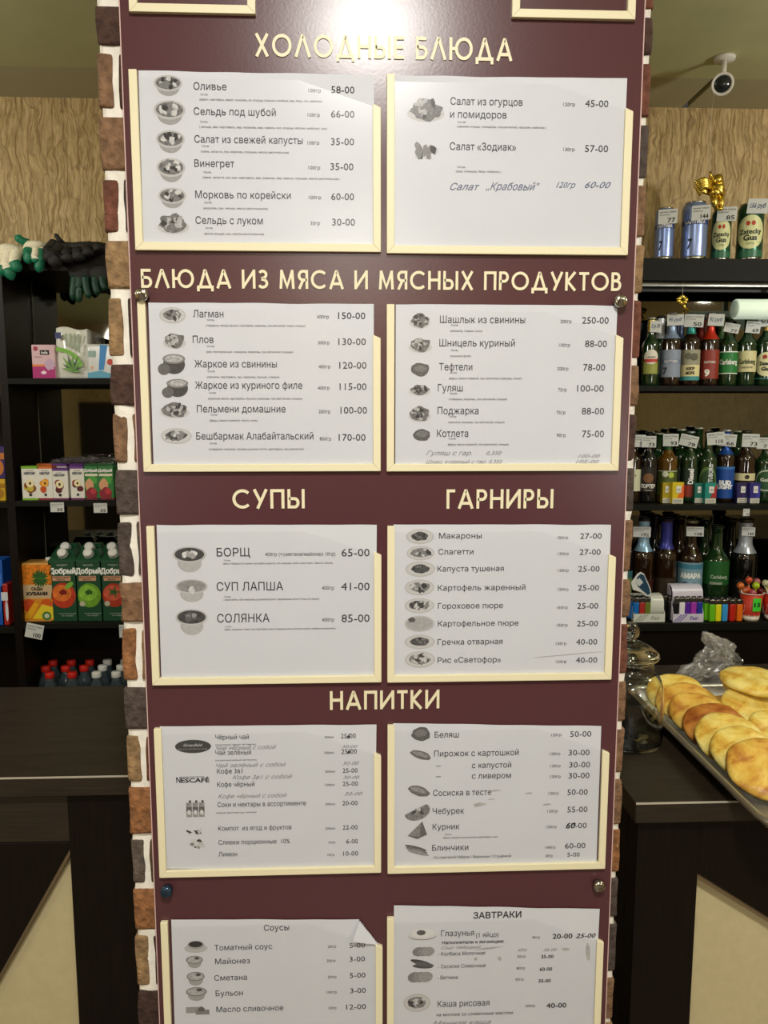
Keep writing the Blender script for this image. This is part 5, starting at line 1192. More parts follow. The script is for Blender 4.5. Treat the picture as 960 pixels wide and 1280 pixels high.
def big_juice(label, x0, x1, ycap, y0, y1, Y, fruit, group='large juice cartons'):
    """x0..x1 front width px, y0 px of shoulder top, ycap px of cap centre"""
    A = at(x0, y1, Y); B = at(x1, y0, Y); w_ = B.x - A.x; h = at(x0, y0, Y).z - zC; d_ = .062
    root = thing('juice_carton', label, 'juice carton', ((A.x + B.x) / 2, Y, zC + .0004), 0, group)
    gr = mat('1f4a30', .35)
    hs = h * .87                                   # where the slanted shoulder starts
    m = MB(); W = w_ / 2; e = W * .62
    m.box(-W, W, 0, d_, 0, hs, gr)
    m.add([(-W, 0, hs), (W, 0, hs), (W, d_, hs), (-W, d_, hs), (-e, d_ * .55, h), (e, d_ * .55, h), (e, d_, h), (-e, d_, h)], [(0, 1, 5, 4), (1, 2, 6, 5), (2, 3, 7, 6), (3, 0, 4, 7), (4, 5, 6, 7)], gr)
    m.build('carton', root, bevel=.001)
    zc = (hs + h) / 2 + .004; sl = math.atan2(h - hs, d_ * .55)
    cm = MB(); q = Matrix.Rotation(sl + .25, 3, 'X')
    cc = Vector((0, d_ * .24, zc))
    ring = MB().lathe([(.0165, -.002), (.0165, .005), (.015, .006)], mat('9aa89c', .4), n=24); ring.v = [tuple(q @ Vector(v) + cc) for v in ring.v]; ring.build('spout', root)
    cp = MB().lathe([(.0145, .004), (.0145, .016), (.013, .018), (.001, .018)], mat('dcdcd6', .4), n=24); cp.v = [tuple(q @ Vector(v) + cc) for v in cp.v]; cp.build('cap', root)
    if not fruit: return root
    p = MB(); y = -.0006
    text_flat(p, 'Добрый', -w_ * .47, h * .69, w_ * .94, h * .075, y, mat('f2f3ee', .4), bold=.05)
    text_flat(p, fruit[3], -w_ * .18, h * .80, w_ * .36, h * .02, y, mat('d8dcd4', .4))
    p.box(-w_ * .36, w_ * .28, y - .0002, y, h * .585, h * .655, mat('c89a78', .4))
    text_flat(p, fruit[4], -w_ * .33, h * .625, w_ * .58, h * .022, y - .0004, mat('5a2a18', .4), bold=.03); text_flat(p, 'ВКУС', -w_ * .2, h * .593, w_ * .3, h * .022, y - .0004, mat('5a2a18', .4), bold=.03)
    text_flat(p, 'сок восстановленный', -w_ * .2, h * .105, w_ * .6, h * .016, y, mat('c8ccc4', .4)); text_flat(p, 'из плодов', -w_ * .1, h * .075, w_ * .4, h * .016, y, mat('c8ccc4', .4))
    p.build('carton_print', root)
    f = MB(); c1, c2, c3 = fruit[:3]; zf = h * .375; rf = w_ * .43
    discs(f, 0, zf, rf, rf * 1.08, y, mat(c1, .4, noise_amt=.25, noise_scale=60), n=30); discs(f, -rf * .12, zf + rf * .2, rf * .78, rf * .7, y - .0001, mat(c2, .4, noise_amt=.3, noise_scale=50), n=26); discs(f, 0, zf + rf * .28, rf * .34, rf * .22, y - .0002, mat(c3, .4), wob=.4)
    if fruit[5] == 'leaf': discs(f, rf * .5, zf + rf * .85, rf * .42, rf * .2, y - .0003, mat('7ab040', .4), rot=.7)
    if fruit[5] == 'star':
        for k in range(5): discs(f, rf * .28 * math.cos(k * 1.256), zf + rf * .3 + rf * .25 * math.sin(k * 1.256), rf * .3, rf * .07, y - .0003, mat('3f5a28', .4), rot=k * 1.256)
    if fruit[5] == 'seal' or fruit[5] == 'star': discs(f, -rf * .62, zf - rf * .75, rf * .24, rf * .24, y - .0004, mat('b8b49a', .4))
    f.build('fruit_print', root); return root
big_juice('large green juice carton with a peach print', 63.5, 94.5, 693, 690, 777, 2.432, ('b83a20', 'd8702c', '7a1c14', 'МУЛЬТИФРУТ', 'ПЕРСИК', 'leaf'))
big_juice('large green juice carton with a green apple print', 96.5, 126, 693, 690, 777, 2.432, ('6a9a28', '86b83c', '2a5a18', 'ЯБЛОКО', 'БЕЗ САХАРА', 'seal'))
big_juice('large green juice carton with a tomato print by the bricks', 127.5, 157, 693, 690, 777, 2.432, ('a8341c', 'c4563a', '4a5a2c', 'ТОМАТ', 'БЕЗ САХАРА', 'star'))
for px, nm in ((83, 'peach'), (113, 'green apple'), (141, 'tomato')): big_juice('plain green juice carton in the back row behind the %s one' % nm, px - 15, px + 15, 685, 682, 774, 2.505, None, 'large juice cartons')
def garden():
    Y = 2.432; A = at(29, 777, Y); B = at(64, 704, Y); w_ = B.x - A.x - .002; h = B.z - zC
    root = thing('juice_carton', 'orange and yellow square-topped juice carton with a pineapple print', 'juice carton', ((A.x + B.x) / 2, Y, zC + .0004), 0, 'large juice cartons')
    MB().box(-w_ / 2, w_ / 2, 0, .07, 0, h, mat('d8a050', .4)).build('carton', root, bevel=.0015)
    MB().lathe([(.012, h), (.012, h + .008), (.010, h + .010)], mat('dcdcd6', .4), n=20, c=(w_ * .25, .05, 0)).build('cap', root)
    p = MB(); y = -.0006; W = w_ / 2 - .0008
    p.box(-W, W, y, y + .0003, h * .64, h * .97, mat('dc7f1c', .4, noise_amt=.35, noise_scale=80)); p.box(-W, W, y, y + .0003, h * .40, h * .63, mat('cbb088', .4))
    p.box(-W, W, y, y + .0003, h * .02, h * .39, mat('d88a24', .4, noise_amt=.2))
    for k in range(9): discs(p, w_ * .12, h * .74, w_ * .30, h * .022, y - .0001 - k * .00003, mat('1f4a20' if k % 2 else '3a6a2c', .4), rot=.3 + k * .33)
    discs(p, -w_ * .28, h * .28, w_ * .24, h * .11, y - .0003, mat('c84a1c', .4)); discs(p, w_ * .30, h * .30, w_ * .2, h * .09, y - .0003, mat('d05a20', .4))
    p.add([(-W, y - .0005, h * .06), (-w_ * .1, y - .0005, h * .34), (w_ * .04, y - .0005, h * .30), (-w_ * .25, y - .0005, h * .06)], [(0, 1, 2, 3)], mat('e8a820', .4))
    p.add([(-w_ * .2, y - .0006, h * .05), (w_ * .15, y - .0006, h * .30), (W, y - .0006, h * .25), (W, y - .0006, h * .05)], [(0, 1, 2, 3)], mat('e6cc30', .4))
    discs(p, w_ * .28, h * .10, w_ * .15, w_ * .15, y - .0008, mat('4a7a3a', .4)); discs(p, w_ * .28, h * .10, w_ * .08, w_ * .08, y - .0009, mat('c8d0b0', .4))
    p.build('carton_print', root); t = MB()
    text_flat(t, 'САДЫ', -w_ * .18, h * .54, w_ * .36, h * .05, y - .0006, M_BLACK, bold=.05); text_flat(t, 'КУБАНИ', -w_ * .34, h * .455, w_ * .68, h * .055, y - .0006, M_BLACK, bold=.06); t.build('carton_lettering', root)
garden()
# ---- hygiene packs
def packs():
    Y = 2.435
    A = at(41, 472, Y); B = at(68, 431, Y); w_ = B.x - A.x; h = B.z - zA
    r = thing('sanitary_pack', 'pink and magenta boxed hygiene pack on the upper left shelf', 'pack', ((A.x + B.x) / 2, Y, zA + .0004), 0, 'hygiene packs')
    MB().box(-w_ / 2, w_ / 2, 0, .07, 0, h, mat('dbb8c0', .35)).build('box', r, bevel=.002)
    p = MB(); y = -.0006; W = w_ / 2 - .001
    p.box(-W, W, y, y + .0003, h * .01, h * .36, mat('b01c74', .35)); p.box(-W, W * .3, y, y + .0003, h * .36, h * .42, mat('e88a3a', .35)); discs(p, W * .55, h * .42, w_ * .22, h * .16, y - .0002, mat('c8a8c8', .35), wob=.3); discs(p, 0, h * .18, w_ * .12, h * .05, y - .0003, mat('f0dce8', .35), wob=.4)
    discs(p, -W * .65, h * .88, w_ * .1, w_ * .1, y - .0002, mat('a82a4a', .35)); p.box(-w_ * .14, w_ * .26, y - .0003, y, h * .70, h * .84, M_BLACK); text_flat(p, 'bella', -w_ * .08, h * .735, w_ * .28, h * .07, y - .0006, M_WHITE, bold=.03)
    text_flat(p, 'classic', -w_ * .4, h * .62, w_ * .35, h * .05, y - .0003, mat('7a4a5a', .4)); p.build('box_print', r)
    A = at(68.5, 472, Y); B = at(108, 408, Y); w_ = B.x - A.x; h = B.z - zA
    r = thing('sanitary_pack', 'tall white hygiene pack with green aloe leaves in shiny wrap', 'pack', ((A.x + B.x) / 2, Y, zA + .0004), 0, 'hygiene packs')
    vs = []; nx, nz = 14, 20
    m = MB()
    def prof(u, v): return .012 * math.sin(math.pi * u) * math.sin(math.pi * min(1, v * 1.1)) + .002 * noise.noise(Vector((u * 5, v * 7, 1)))
    for sgn, yb in ((-1, .012), (1, .058)):
        b = len(vs)
        for j in range(nz + 1):
            for i in range(nx + 1):
                u, v = i / nx, j / nz; vs.append(((u - .5) * w_ * (1 - .1 * v) + .002 * v, yb + sgn * prof(u, v), v * h * (.97 + .03 * math.sin(u * 6))))
    N = (nx + 1) * (nz + 1); fs = []
    for j in range(nz):
        for i in range(nx):
            a = j * (nx + 1) + i; fs.append((a, a + 1, a + nx + 2, a + nx + 1)); fs.append((N + a, N + a + nx + 1, N + a + nx + 2, N + a + 1))
    for j in range(nz):
        a = j * (nx + 1); b = a + nx; fs.append((a, a + nx + 1, N + a + nx + 1, N + a)); fs.append((b, N + b, N + b + nx + 1, b + nx + 1))
    for i in range(nx): a = nz * (nx + 1) + i; fs.append((a, a + 1, N + a + 1, N + a)); fs.append((i, N + i, N + i + 1, i + 1))
    m.add(vs, fs, mat('dfe0d6', .18, coat=.5, bump=.001, noise_scale=40), True); m.build('pack_body', r)
    p = MB(); y = -.0035
    for k in range(9):
        a = math.radians(-15 + k * 24); L = w_ * (.42 if k in (2, 3, 4, 5, 6) else .3); c = (w_ * .02, h * .16)
        t = (c[0] + L * math.cos(a), c[1] + L * math.sin(a) * 1.15 + .004); nrm = (-math.sin(a) * .006, math.cos(a) * .006)
        p.add([(c[0] - nrm[0], y - k * .00005, c[1] - nrm[1]), (t[0], y - k * .00005, t[1]), (c[0] + nrm[0], y - k * .00005, c[1] + nrm[1])], [(0, 1, 2)], mat('2c5a24' if k % 2 else '6aa03a', .3))
    ar = [(-w_ * .41 + w_ * .72 * math.sin(t * 1.4), h * .56 - h * .40 * (1 - math.cos(t * 1.4)) * 1.0) for t in [i / 12 for i in range(13)]]
    ribbon(p, ar, y, y + .0004, mat('7ab83a', .3), .006, lambda a, b: (a, b))
    for i in range(4): p.box(-w_ * .12 + i * w_ * .12, -w_ * .06 + i * w_ * .12, y - .0003, y, h * (.62 - .04 * i), h * .86, mat('9aaa90', .4))
    p.box(-w_ * .42, -w_ * .24, y - .0003, y, h * .76, h * .88, mat('24346a', .4)); p.build('pack_print', r)
    base = at(98, 472, Y) 
    wr = thing('plastic_wrap', 'crumpled clear wrap standing up behind the aloe pack', 'plastic wrap', (at(112, 440, 2.50).x, 2.52, zA + .0004))
    vs = []; n = 26; m_ = 16; w2 = at(132, 440, 2.52).x - at(92, 440, 2.52).x
    for j in range(m_ + 1):
        v = j / m_
        for i in range(n + 1):
            a = 2 * math.pi * i / n; kx = w2 * .5 * (1 - .25 * v); vs.append((kx * math.cos(a) * (1 + .25 * noise.noise(Vector((a * 2, v * 5, 0)))), .035 * math.sin(a) * (1 + .4 * noise.noise(Vector((a, v * 6, 4)))), v * (.118 + .03 * math.sin(a * 1.5))))
    fs = [(j * (n + 1) + i, j * (n + 1) + i + 1, (j + 1) * (n + 1) + i + 1, (j + 1) * (n + 1) + i) for j in range(m_) for i in range(n)]
    MB().add(vs, fs, film('f4f6f4', base=.12, rough=.1, haze=.12), False).build('film', wr)
    A = at(109, 472, Y); B = at(142, 430, Y); w_ = B.x - A.x; h = B.z - zA
    r = thing('sanitary_pack', 'white and blue soft hygiene pack by the bricks', 'pack', ((A.x + B.x) / 2, Y, zA + .0004), 0, 'hygiene packs')
    MB().box(-w_ / 2, w_ / 2, 0, .06, 0, h, mat('d4d8d6', .2, coat=.4, bump=.001, noise_scale=40)).build('pack_body', r, bevel=.008, seg=3)
    p = MB(); y = -.0006; W = w_ / 2
    p.add([(-W * .15, y, h * .25), (W * .22, y, h * .25), (W * .55, y, h * .96), (W * .02, y, h * .98)], [(0, 1, 2, 3)], mat('2a8ad0', .3)); p.add([(-W * .95, y - .0001, h * .02), (W * .9, y - .0001, h * .02), (W * .9, y - .0001, h * .12), (0, y - .0001, h * .24), (-W * .95, y - .0001, h * .16)], [(0, 1, 2, 3, 4)], mat('5aa8c8', .3))
    discs(p, W * .70, h * .48, w_ * .11, w_ * .11, y - .0003, mat('d04a3a', .4)); p.box(-W * .85, -W * .3, y, y + .0003, h * .62, h * .8, mat('9ab8b0', .4)); discs(p, -W * .6, h * .32, w_ * .06, w_ * .06, y - .0003, mat('e8b890', .4)); p.build('pack_print', r)
packs()
# ---- gloves draped over the top of the left unit
WHG = mat('f2ebd2', .9, noise_amt=.08, noise_scale=200, bump=.0008); TEAL = mat('1f7a5a', .45, noise_amt=.15, noise_scale=80); BLG = mat('262422', .7, bump=.0008, noise_scale=200)
def finger(pts, r0, r1, cloth, coat_m, k, root, off):
    """a glove finger along pts; the outer part is dipped in coating"""
    P_ = [Vector(p) for p in pts]; n = 12; path = []
    for i in range(n + 1):
        t = i / n * (len(P_) - 1); a = min(int(t), len(P_) - 2); f = t - a; path.append(P_[a].lerp(P_[a + 1], f))
    rad = [(r0 + (r1 - r0) * i / n) * (1 if i < n - 1 else (.8 if i == n - 1 else .35)) for i in range(n + 1)]
    path.append(path[-1] + (path[-1] - path[-2]) * .25); rad.append(.001)
    c = int(n * k)
    return path, rad, c
def glove(label, fingers, palm, cloth, coat_m, Y, off_px, group):
    off = at(off_px[0], off_px[1], Y); off.z = ztopL + .0005
    root = thing('work_glove', label, 'glove', off, group=group)
    pm = MB()
    for (x, y, dy, rx, ry, rz_) in palm: pm.ball(at(x, y, Y) + Vector((0, dy, 0)), 1, cloth, n=18, sc=(rx, ry, rz_), jit=.12, seed=x)
    cm = MB()
    for pts, r0, r1, k in fingers:
        path, rad, c = finger([at(x, y, Y) + Vector((0, d, 0)) for x, y, d in pts], r0, r1, cloth, coat_m, k, root, off)
        if c > 0: pm.tube(path[:c + 1], rad[:c + 1], cloth, n=12)
        if coat_m: cm.tube(path[max(c - 1, 0):], [r * 1.06 for r in rad[max(c - 1, 0):]], coat_m, n=12)
    pm.build('cloth', root, off=off)
    if cm.v and coat_m: cm.build('dipped_coating', root, off=off, label='green rubber dipped fingertips' if coat_m is TEAL else None)
YG = 2.378
glove('white work glove with green fingertips, leftmost, hanging over the shelf top', [(((1, 312, .02), (1, 330, 0), (4, 345, 0)), .017, .014, .72), (((9, 310, .02), (9, 330, -.004), (16, 350, -.004)), .018, .015, .78), (((18, 312, .02), (19, 328, -.006), (25, 340, -.006)), .017, .014, .6)],
      [(6, 310, .045, .05, .05, .02)], WHG, TEAL, YG, (8, 310), 'white and green work gloves')
glove('white work glove with green fingertips, second from left', [(((33, 304, .02), (36, 318, -.004), (37, 330, -.004)), .016, .013, .45), (((42, 306, .02), (46, 322, -.008), (46, 330, -.008)), .014, .011, .75), (((50, 308, .02), (51, 324, 0), (48, 340, 0)), .015, .013, .3), (((36, 303, .03), (27, 301, .01), (19, 295, 0)), .012, .011, .35)],
      [(42, 306, .04, .042, .05, .018)], WHG, TEAL, YG, (40, 308), 'white and green work gloves')
glove('white work glove peeping out between the white and black gloves', [(((56, 310, .03), (60, 306, .02), (64, 302, .02)), .010, .009, .5)], [(57, 311, .05, .022, .035, .014)], WHG, TEAL, YG + .01, (57, 311), 'white and green work gloves')
glove('black work glove with a raised thumb beside the white gloves', [(((66, 304, .02), (62, 316, -.004), (64, 328, -.004)), .020, .019, .5), (((74, 306, .02), (71, 322, -.014), (71, 335, -.014)), .021, .018, .5), (((82, 308, .03), (74, 300, .0), (69, 292, 0)), .008, .006, .5)],
      [(76, 308, .045, .05, .05, .02)], BLG, BLG, YG, (74, 308), 'black work gloves')
glove('black work glove lying flat with fingertips over the edge, by the bricks', [(((85, 308, .03), (86, 320, -.01), (86, 329, -.01)), .020, .019, .5), (((97, 308, .03), (99, 318, -.008), (100, 327, -.008)), .020, .018, .5), (((108, 307, .03), (110, 314, -.004), (111, 321, -.004)), .020, .016, .5), (((118, 306, .03), (122, 309, -.0), (124, 314, 0)), .016, .014, .5)],
      [(104, 308, .05, .09, .06, .022)], BLG, BLG, YG, (104, 308), 'black work gloves')
glove('solid glove shape for a mirror reflection below the black gloves, left', [(((86, 342, .05), (85, 356, .045), (84, 372, .045)), .012, .010, .1), (((92, 342, .05), (92, 358, .045), (92, 375, .045)), .012, .010, .1), (((99, 342, .05), (102, 358, .045), (105, 370, .045)), .012, .010, .1)],
      [(93, 338, .05, .034, .014, .030)], BLG, mat('12402c', .45), YG - .012, (93, 338), 'glove reflections under the shelf top')  # modelled solid, stands for gloves reflected in the mirror
glove('solid glove shape for a mirror reflection near the bricks', [(((112, 342, .05), (113, 354, .045), (116, 366, .045)), .012, .010, .1), (((121, 342, .05), (123, 352, .045), (126, 360, .045)), .012, .010, .1)],
      [(118, 338, .05, .034, .014, .028)], BLG, mat('103828', .45), YG - .012, (118, 338), 'glove reflections under the shelf top')  # second mirror reflection of gloves, likewise put in as geometry
# ---- small water bottles low on the left unit
def water_bottle(px, py, Y, c, nm):
    p = at(px, py, Y); h = .205; zb = zD + .0005; hh = p.z - zb
    r = thing('water_bottle', nm, 'water bottle', (p.x, Y, zb), group='small water bottles with %s caps' % ('red' if c == 'r' else 'white'))
    h = hh; gl_ = mat('8ea4ae', .08, trans=.85, coat=.3, ior=1.2); R_ = .027
    pr = [(R_ * .8, 0), (R_, .006)] + [(R_ * (1 if i % 2 else .95), h * (.05 + .07 * i)) for i in range(1, 9)] + [(R_, h * .70), (R_ * .8, h * .80), (.0135, h * .88), (.0128, h * .93)]
    MB().lathe(pr, gl_, n=20).build('plastic_body', r)
    MB().lathe([(.0142, h * .92), (.0147, h * .925), (.0147, h * .99), (.0132, h), (.001, h)], mat('c62418' if c == 'r' else 'dadad4', .4), n=20).build('cap', r)
    lb = MB(); lb.lathe([(R_ + .0006, h * .34), (R_ + .0006, h * .60)], mat('b8c4cc' if c == 'w' else 'c87a70', .4), n=20, caps=False); lb.build('label_sleeve', r)
wb = []
rowdefs = [(2.43, 846, [(62, 'r'), (90, 'r'), (120.5, 'w'), (145, 'w'), (34, None)]), (2.495, 839, [(57, 'r'), (82, 'r'), (105, 'r'), (128, 'w'), (151, 'w')]), (2.553, 832, [(66, 'r'), (89, 'r'), (112, 'r'), (134, 'w'), (156, 'w')]), (2.598, 0, [])]
ord_ = ['first', 'second', 'third', 'fourth', 'fifth']
for k, (Yw, yy, its) in enumerate(rowdefs):
    zc = at(90, 842, 2.43).z
    n = 0
    for px, c in its:
        if not c: continue
        p = at(px, 842, Yw); p.z = zc
        d = p - Vector((0, 0, CAMH)); v = Vector((d.dot(RT), d.dot(UP), d.dot(FW))); py = 640 - v.y / v.z * FPX
        water_bottle(px, py - 2, Yw, c, '%s-capped water bottle, %s from left in the %s row' % ('red' if c == 'r' else 'white', ord_[n], ['front', 'middle', 'back'][k])); n += 1
# ---- goods in the neighbouring bay at the left frame edge
def bay(label, nm, x0, x1, y0, y1, z, c, c2):
    Y = 2.44; A = at(x0, y1, Y); B = at(x1, y0, Y); w_ = B.x - A.x; h = B.z - z
    r = thing(nm, label, 'pack', ((A.x + B.x) / 2, Y, z + .0004)); MB().box(-w_ / 2, w_ / 2, 0, .07, 0, h, mat(c, .35)).build('pack_body', r, bevel=.003)
    p = MB(); discs(p, w_ * .25, h * .35, w_ * .2, h * .25, -.0006, mat(c2, .4)); p.box(-w_ * .4, w_ * .48, -.0008, -.0004, h * .6, h * .8, mat(c2, .4)); p.build('pack_print', r)
bay('dark red and orange pack at the left frame edge, upper shelf', 'snack_pack', -40, 5, 420, 490, nb[0], '5a2214', 'c86a28')
bay('purple pack with orange print at the left frame edge', 'snack_pack', -30, 5, 558, 598, nb[1] + .07, '3a2a6a', 'c87838')
bay('yellow pack under the purple one at the left frame edge', 'snack_pack', -30, 6, 599, 624, nb[1], 'd8b02c', 'a8781c')
bay('bright blue bag at the left frame edge, lower shelf', 'blue_bag', -50, 2, 700, 782, nb[2], '1f5ab8', '3a78d0')
bay('white and red pack beside the blue bag', 'snack_pack', 3, 9, 730, 782, nb[2], 'b02a24', 'd8dce0')

# ------------------------------------------------------------------ jar on the right counter
def jar():
    p = atz(783, 932, CT); Yj = 1.345; p = Vector((at(783, 930, Yj).x, Yj, CT + .0005))
    u = at(784, 860, Yj).x - at(783, 860, Yj).x; R = 42 * u
    root = thing('glass_jar', 'clear glass jar with a round knobbed lid holding coins and notes', 'jar', p)
    zz = lambda y: at(783, y, Yj).z - p.z
    g = mat('f4f6f4', .02, trans=1, ior=1.45)
    t = .0022; H1, H2, H3 = zz(872), zz(838), zz(825)
    outer = [(.001, 0), (R * .88, 0), (R * .97, .004), (R, .012), (R, H1)] + [(R - (R * .30) * (1 - math.cos(a * math.pi / 2 / 8)), H1 + (H2 - H1) * math.sin(a * math.pi / 2 / 8)) for a in range(1, 9)] + [(R * .68, H3), (R * .70, H3 + .003)]
    inner = [(R * .66, H3 + .003), (R * .65, H3)] + [(R - t - (R * .30) * (1 - math.cos(a * math.pi / 2 / 8)), H1 + (H2 - H1) * math.sin(a * math.pi / 2 / 8) - t * .5) for a in range(8, 0, -1)] + [(R - t, H1), (R - t, .014), (R * .93, .007), (.001, .006)]
    MB().lathe(outer + inner, g, n=48, caps=False).build('glass_body', root)
    L0 = zz(824)
    lid = [(.001, L0 - .004), (R * .60, L0 - .004), (R * .62, L0 + .001), (R * .80, L0 + .004), (R * .84, L0 + .008), (R * .80, L0 + .014), (R * .60, L0 + .024), (R * .35, L0 + .032), (R * .15, L0 + .036), (R * .13, L0 + .040)]
    kz = L0 + .040; kr = R * .25
    kn = [(R * .13 + (kr - R * .13) * 0, kz)] + [(max(.001, kr * math.sin(a * math.pi / 10 + .4) if a < 9 else .001), kz + kr * (1 - math.cos(a * math.pi / 9))) for a in range(1, 10)]
    MB().lathe(lid, g, n=48, caps=False).build('lid', root)
    MB().lathe(kn, g, n=32, caps=False).build('lid_knob', root)
    for i, (a, r_, c, nm) in enumerate(((.4, .55, 'a8986a', 'brass'), (-.5, .35, '9a9a92', 'grey'), (.05, .2, 'a8986a', 'dull brass'))):
        cr = thing('coin', '%s coin lying flat in the glass jar' % nm, 'coin', p + Vector((R * r_ * math.cos(a), R * r_ * math.sin(a) - R * .2, .0068 + .0018 * i)), group='money in the jar')
        MB().lathe([(.0105, 0), (.011, .0003), (.011, .0014), (.0105, .0017)], mat(c, .3, metal=1), n=24).build('disc', cr)
    nt = thing('banknote', 'folded grey-green banknote standing inside the glass jar', 'banknote', p + Vector((-.012, -.012, .008)), .35, group='money in the jar')
    m = MB(); vs = []
    for j in range(9):
        for i in range(5): vs.append((-.012 + .006 * i, .003 * math.sin(i * 1.2 + j * .4), .075 * j / 8 + .001))
    m.add(vs, [(j * 5 + i, j * 5 + i + 1, (j + 1) * 5 + i + 1, (j + 1) * 5 + i) for j in range(8) for i in range(4)], mat('8a8f80', .7, noise_amt=.4, noise_scale=120), True); m.build('paper', nt)
    n2 = thing('paper_slip', 'small crumpled white slip inside the glass jar', 'paper', p + Vector((.010, -.010, .0075)), group='money in the jar')
    MB().ball((0, 0, .010), .011, mat('cfcdb8', .7), n=10, jit=.9, seed=3, sc=(1, .8, .9)).build('paper', n2)
jar()
# ------------------------------------------------------------------ metal tray and pies
RZ = CT + .030
a_ = atz(822, 899, RZ); b_ = atz(950, 1019, RZ); c_ = atz(838, 855, RZ)
TX0 = (a_.x + b_.x) / 2; TY0 = atz(960, 1026, RZ).y - .012; TY1 = c_.y; TX1 = TX0 + .42
def tray():
    base = Vector(((TX0 + TX1) / 2, (TY0 + TY1) / 2, CT + .0008)); root = thing('metal_tray', 'shallow aluminium tray overhanging the right counter, full of pies', 'tray', base)
    def rr(inset, z, rad=.035, n=8):
        out = []
        x0, x1, y0, y1 = TX0 + inset, TX1 - inset, TY0 + inset, TY1 - inset; r = max(.005, rad - inset * .5)
        for cx_, cy_, a0 in ((x1 - r, y1 - r, 0), (x0 + r, y1 - r, 90), (x0 + r, y0 + r, 180), (x1 - r, y0 + r, 270)):
            for i in range(n + 1): a = math.radians(a0 + 90 * i / n); out.append((cx_ + r * math.cos(a), cy_ + r * math.sin(a), z))
        return out
    al = mat('d4d2ca', .36, metal=1, bump=.0004, noise_scale=60)
    def loft(rings, name, cap):
        m = MB(); vs = [p for r in rings for p in r]; n = len(rings[0])
        fs = [(j * n + i, j * n + (i + 1) % n, (j + 1) * n + (i + 1) % n, (j + 1) * n + i) for j in range(len(rings) - 1) for i in range(n)]
        if cap: fs.append(tuple((len(rings) - 1) * n + i for i in range(n)))
        m.add(vs, fs, al, True); m.build(name, root, off=base)
    B0 = CT + .0012
    loft([rr(.010, RZ - .002), rr(.020, B0 + .004), rr(.026, B0 + .001)], 'pan', True)
    loft([rr(.012, RZ - .004), rr(-.001, RZ - .006), rr(-.003, RZ - .002), rr(0, RZ + .001), rr(.007, RZ + .001), rr(.010, RZ - .002)], 'rolled_rim', False)
    return root
tray()
def pie_mat():
    if 'pie' in MATS: return MATS['pie']
    return None
def pie_material(brown):
    k = ('pie', brown)
    if k in MATS: return MATS[k]
    m = bpy.data.materials.new('fried_dough'); m.use_nodes = True; nt = m.node_tree; b = nt.nodes['Principled BSDF']
    tc = nt.nodes.new('ShaderNodeTexCoord'); n = nt.nodes.new('ShaderNodeTexNoise'); n.inputs['Scale'].default_value = 20; n.inputs['Detail'].default_value = 9; n.inputs['Distortion'].default_value = 1.0
    nt.links.new(tc.outputs['Object'], n.inputs['Vector'])
    r = nt.nodes.new('ShaderNodeValToRGB'); e = r.color_ramp.elements
    pal = {0: ('f0dc80', 'e6c65a', 'cc9a34'), 1: ('e4c05a', 'd6a440', 'b0722a'), 2: ('cc8c3c', 'b06a26', '8c4818')}[brown]
    e[0].position = .40; e[0].color = rgb(pal[0]); e[1].position = .64; e[1].color = rgb(pal[2]); x = e.new(.53); x.color = rgb(pal[1])
    nt.links.new(n.outputs[0], r.inputs[0]); nt.links.new(r.outputs[0], b.inputs['Base Color']); b.inputs['Roughness'].default_value = .42
    n2 = nt.nodes.new('ShaderNodeTexNoise'); n2.inputs['Scale'].default_value = 90; n2.inputs['Detail'].default_value = 5; nt.links.new(tc.outputs['Object'], n2.inputs['Vector'])
    bp = nt.nodes.new('ShaderNodeBump'); bp.inputs['Distance'].default_value = .002; nt.links.new(n2.outputs[0], bp.inputs['Height']); nt.links.new(bp.outputs[0], b.inputs['Normal'])
    b.inputs['Subsurface Weight'].default_value = .05
    MATS[k] = m; return m
def pie(label, px, py, Y, R, th, tilt, yawz, brown, seed, asp=1.0, roll=0, group='flat fried pies on the tray'):
    c = at(px, py, Y)
    root = thing('fried_pie', label, 'pie', c, group=group)
    root.rotation_euler = (tilt, roll, yawz)
    vs = []; n = 40; k = 14
    for j in range(k + 1):
        t = math.pi * j / k
        for i in range(n):
            a = 2 * math.pi * i / n; s_ = math.sin(t) ** .55 if math.sin(t) > 0 else 0; z = math.copysign(abs(math.cos(t)) ** .8, math.cos(t))
            wob = 1 + .07 * noise.noise(Vector((math.cos(a) * 1.3 + seed, math.sin(a) * 1.3, seed * .7)))
            x, y = R * s_ * math.cos(a) * wob, R * asp * s_ * math.sin(a) * wob
            zz = th / 2 * z + .004 * noise.noise(Vector((x * 28 + seed, y * 28, z))) - .004 * (1 - s_) * (1 if z > 0 else 0)
            vs.append((x, y, zz))
    fs = [(j * n + i, (j + 1) * n + i, (j + 1) * n + (i + 1) % n, j * n + (i + 1) % n) for j in range(k) for i in range(n)]
    m = MB(); m.add(vs, fs, pie_material(brown), True); o = m.build('dough', root); return root
D = math.radians
def wpie(label, x, y, z, *a, **k):
    o = pie(label, 900, 900, 1.3, *a, **k); o.location = (x, y, z); return o
TR = D(25); EX = TX0 + .022
row = [('golden pie at the far left end of the left row, partly behind the jar', 1.475, .055, 0), ('browned pie next to the jar, second in the left row', 1.422, .056, 1), ('orange-brown pie, third in the left row', 1.368, .056, 1),
 ('darkest brown pie, fourth in the left row', 1.312, .056, 2), ('pale yellow pie, fifth in the left row', 1.258, .058, 0), ('pale golden pie, second from the front of the left row', 1.200, .057, 0), ('large pale pie with browned rim nearest the camera', 1.142, .062, 1)]
for i, (lb, y, R_, br) in enumerate(row):
    wpie(lb, EX + R_ + .003 * (i % 2), y + .01, .987, R_, .023, TR, D(-24 + 7 * (i % 3)), br, i + 1)
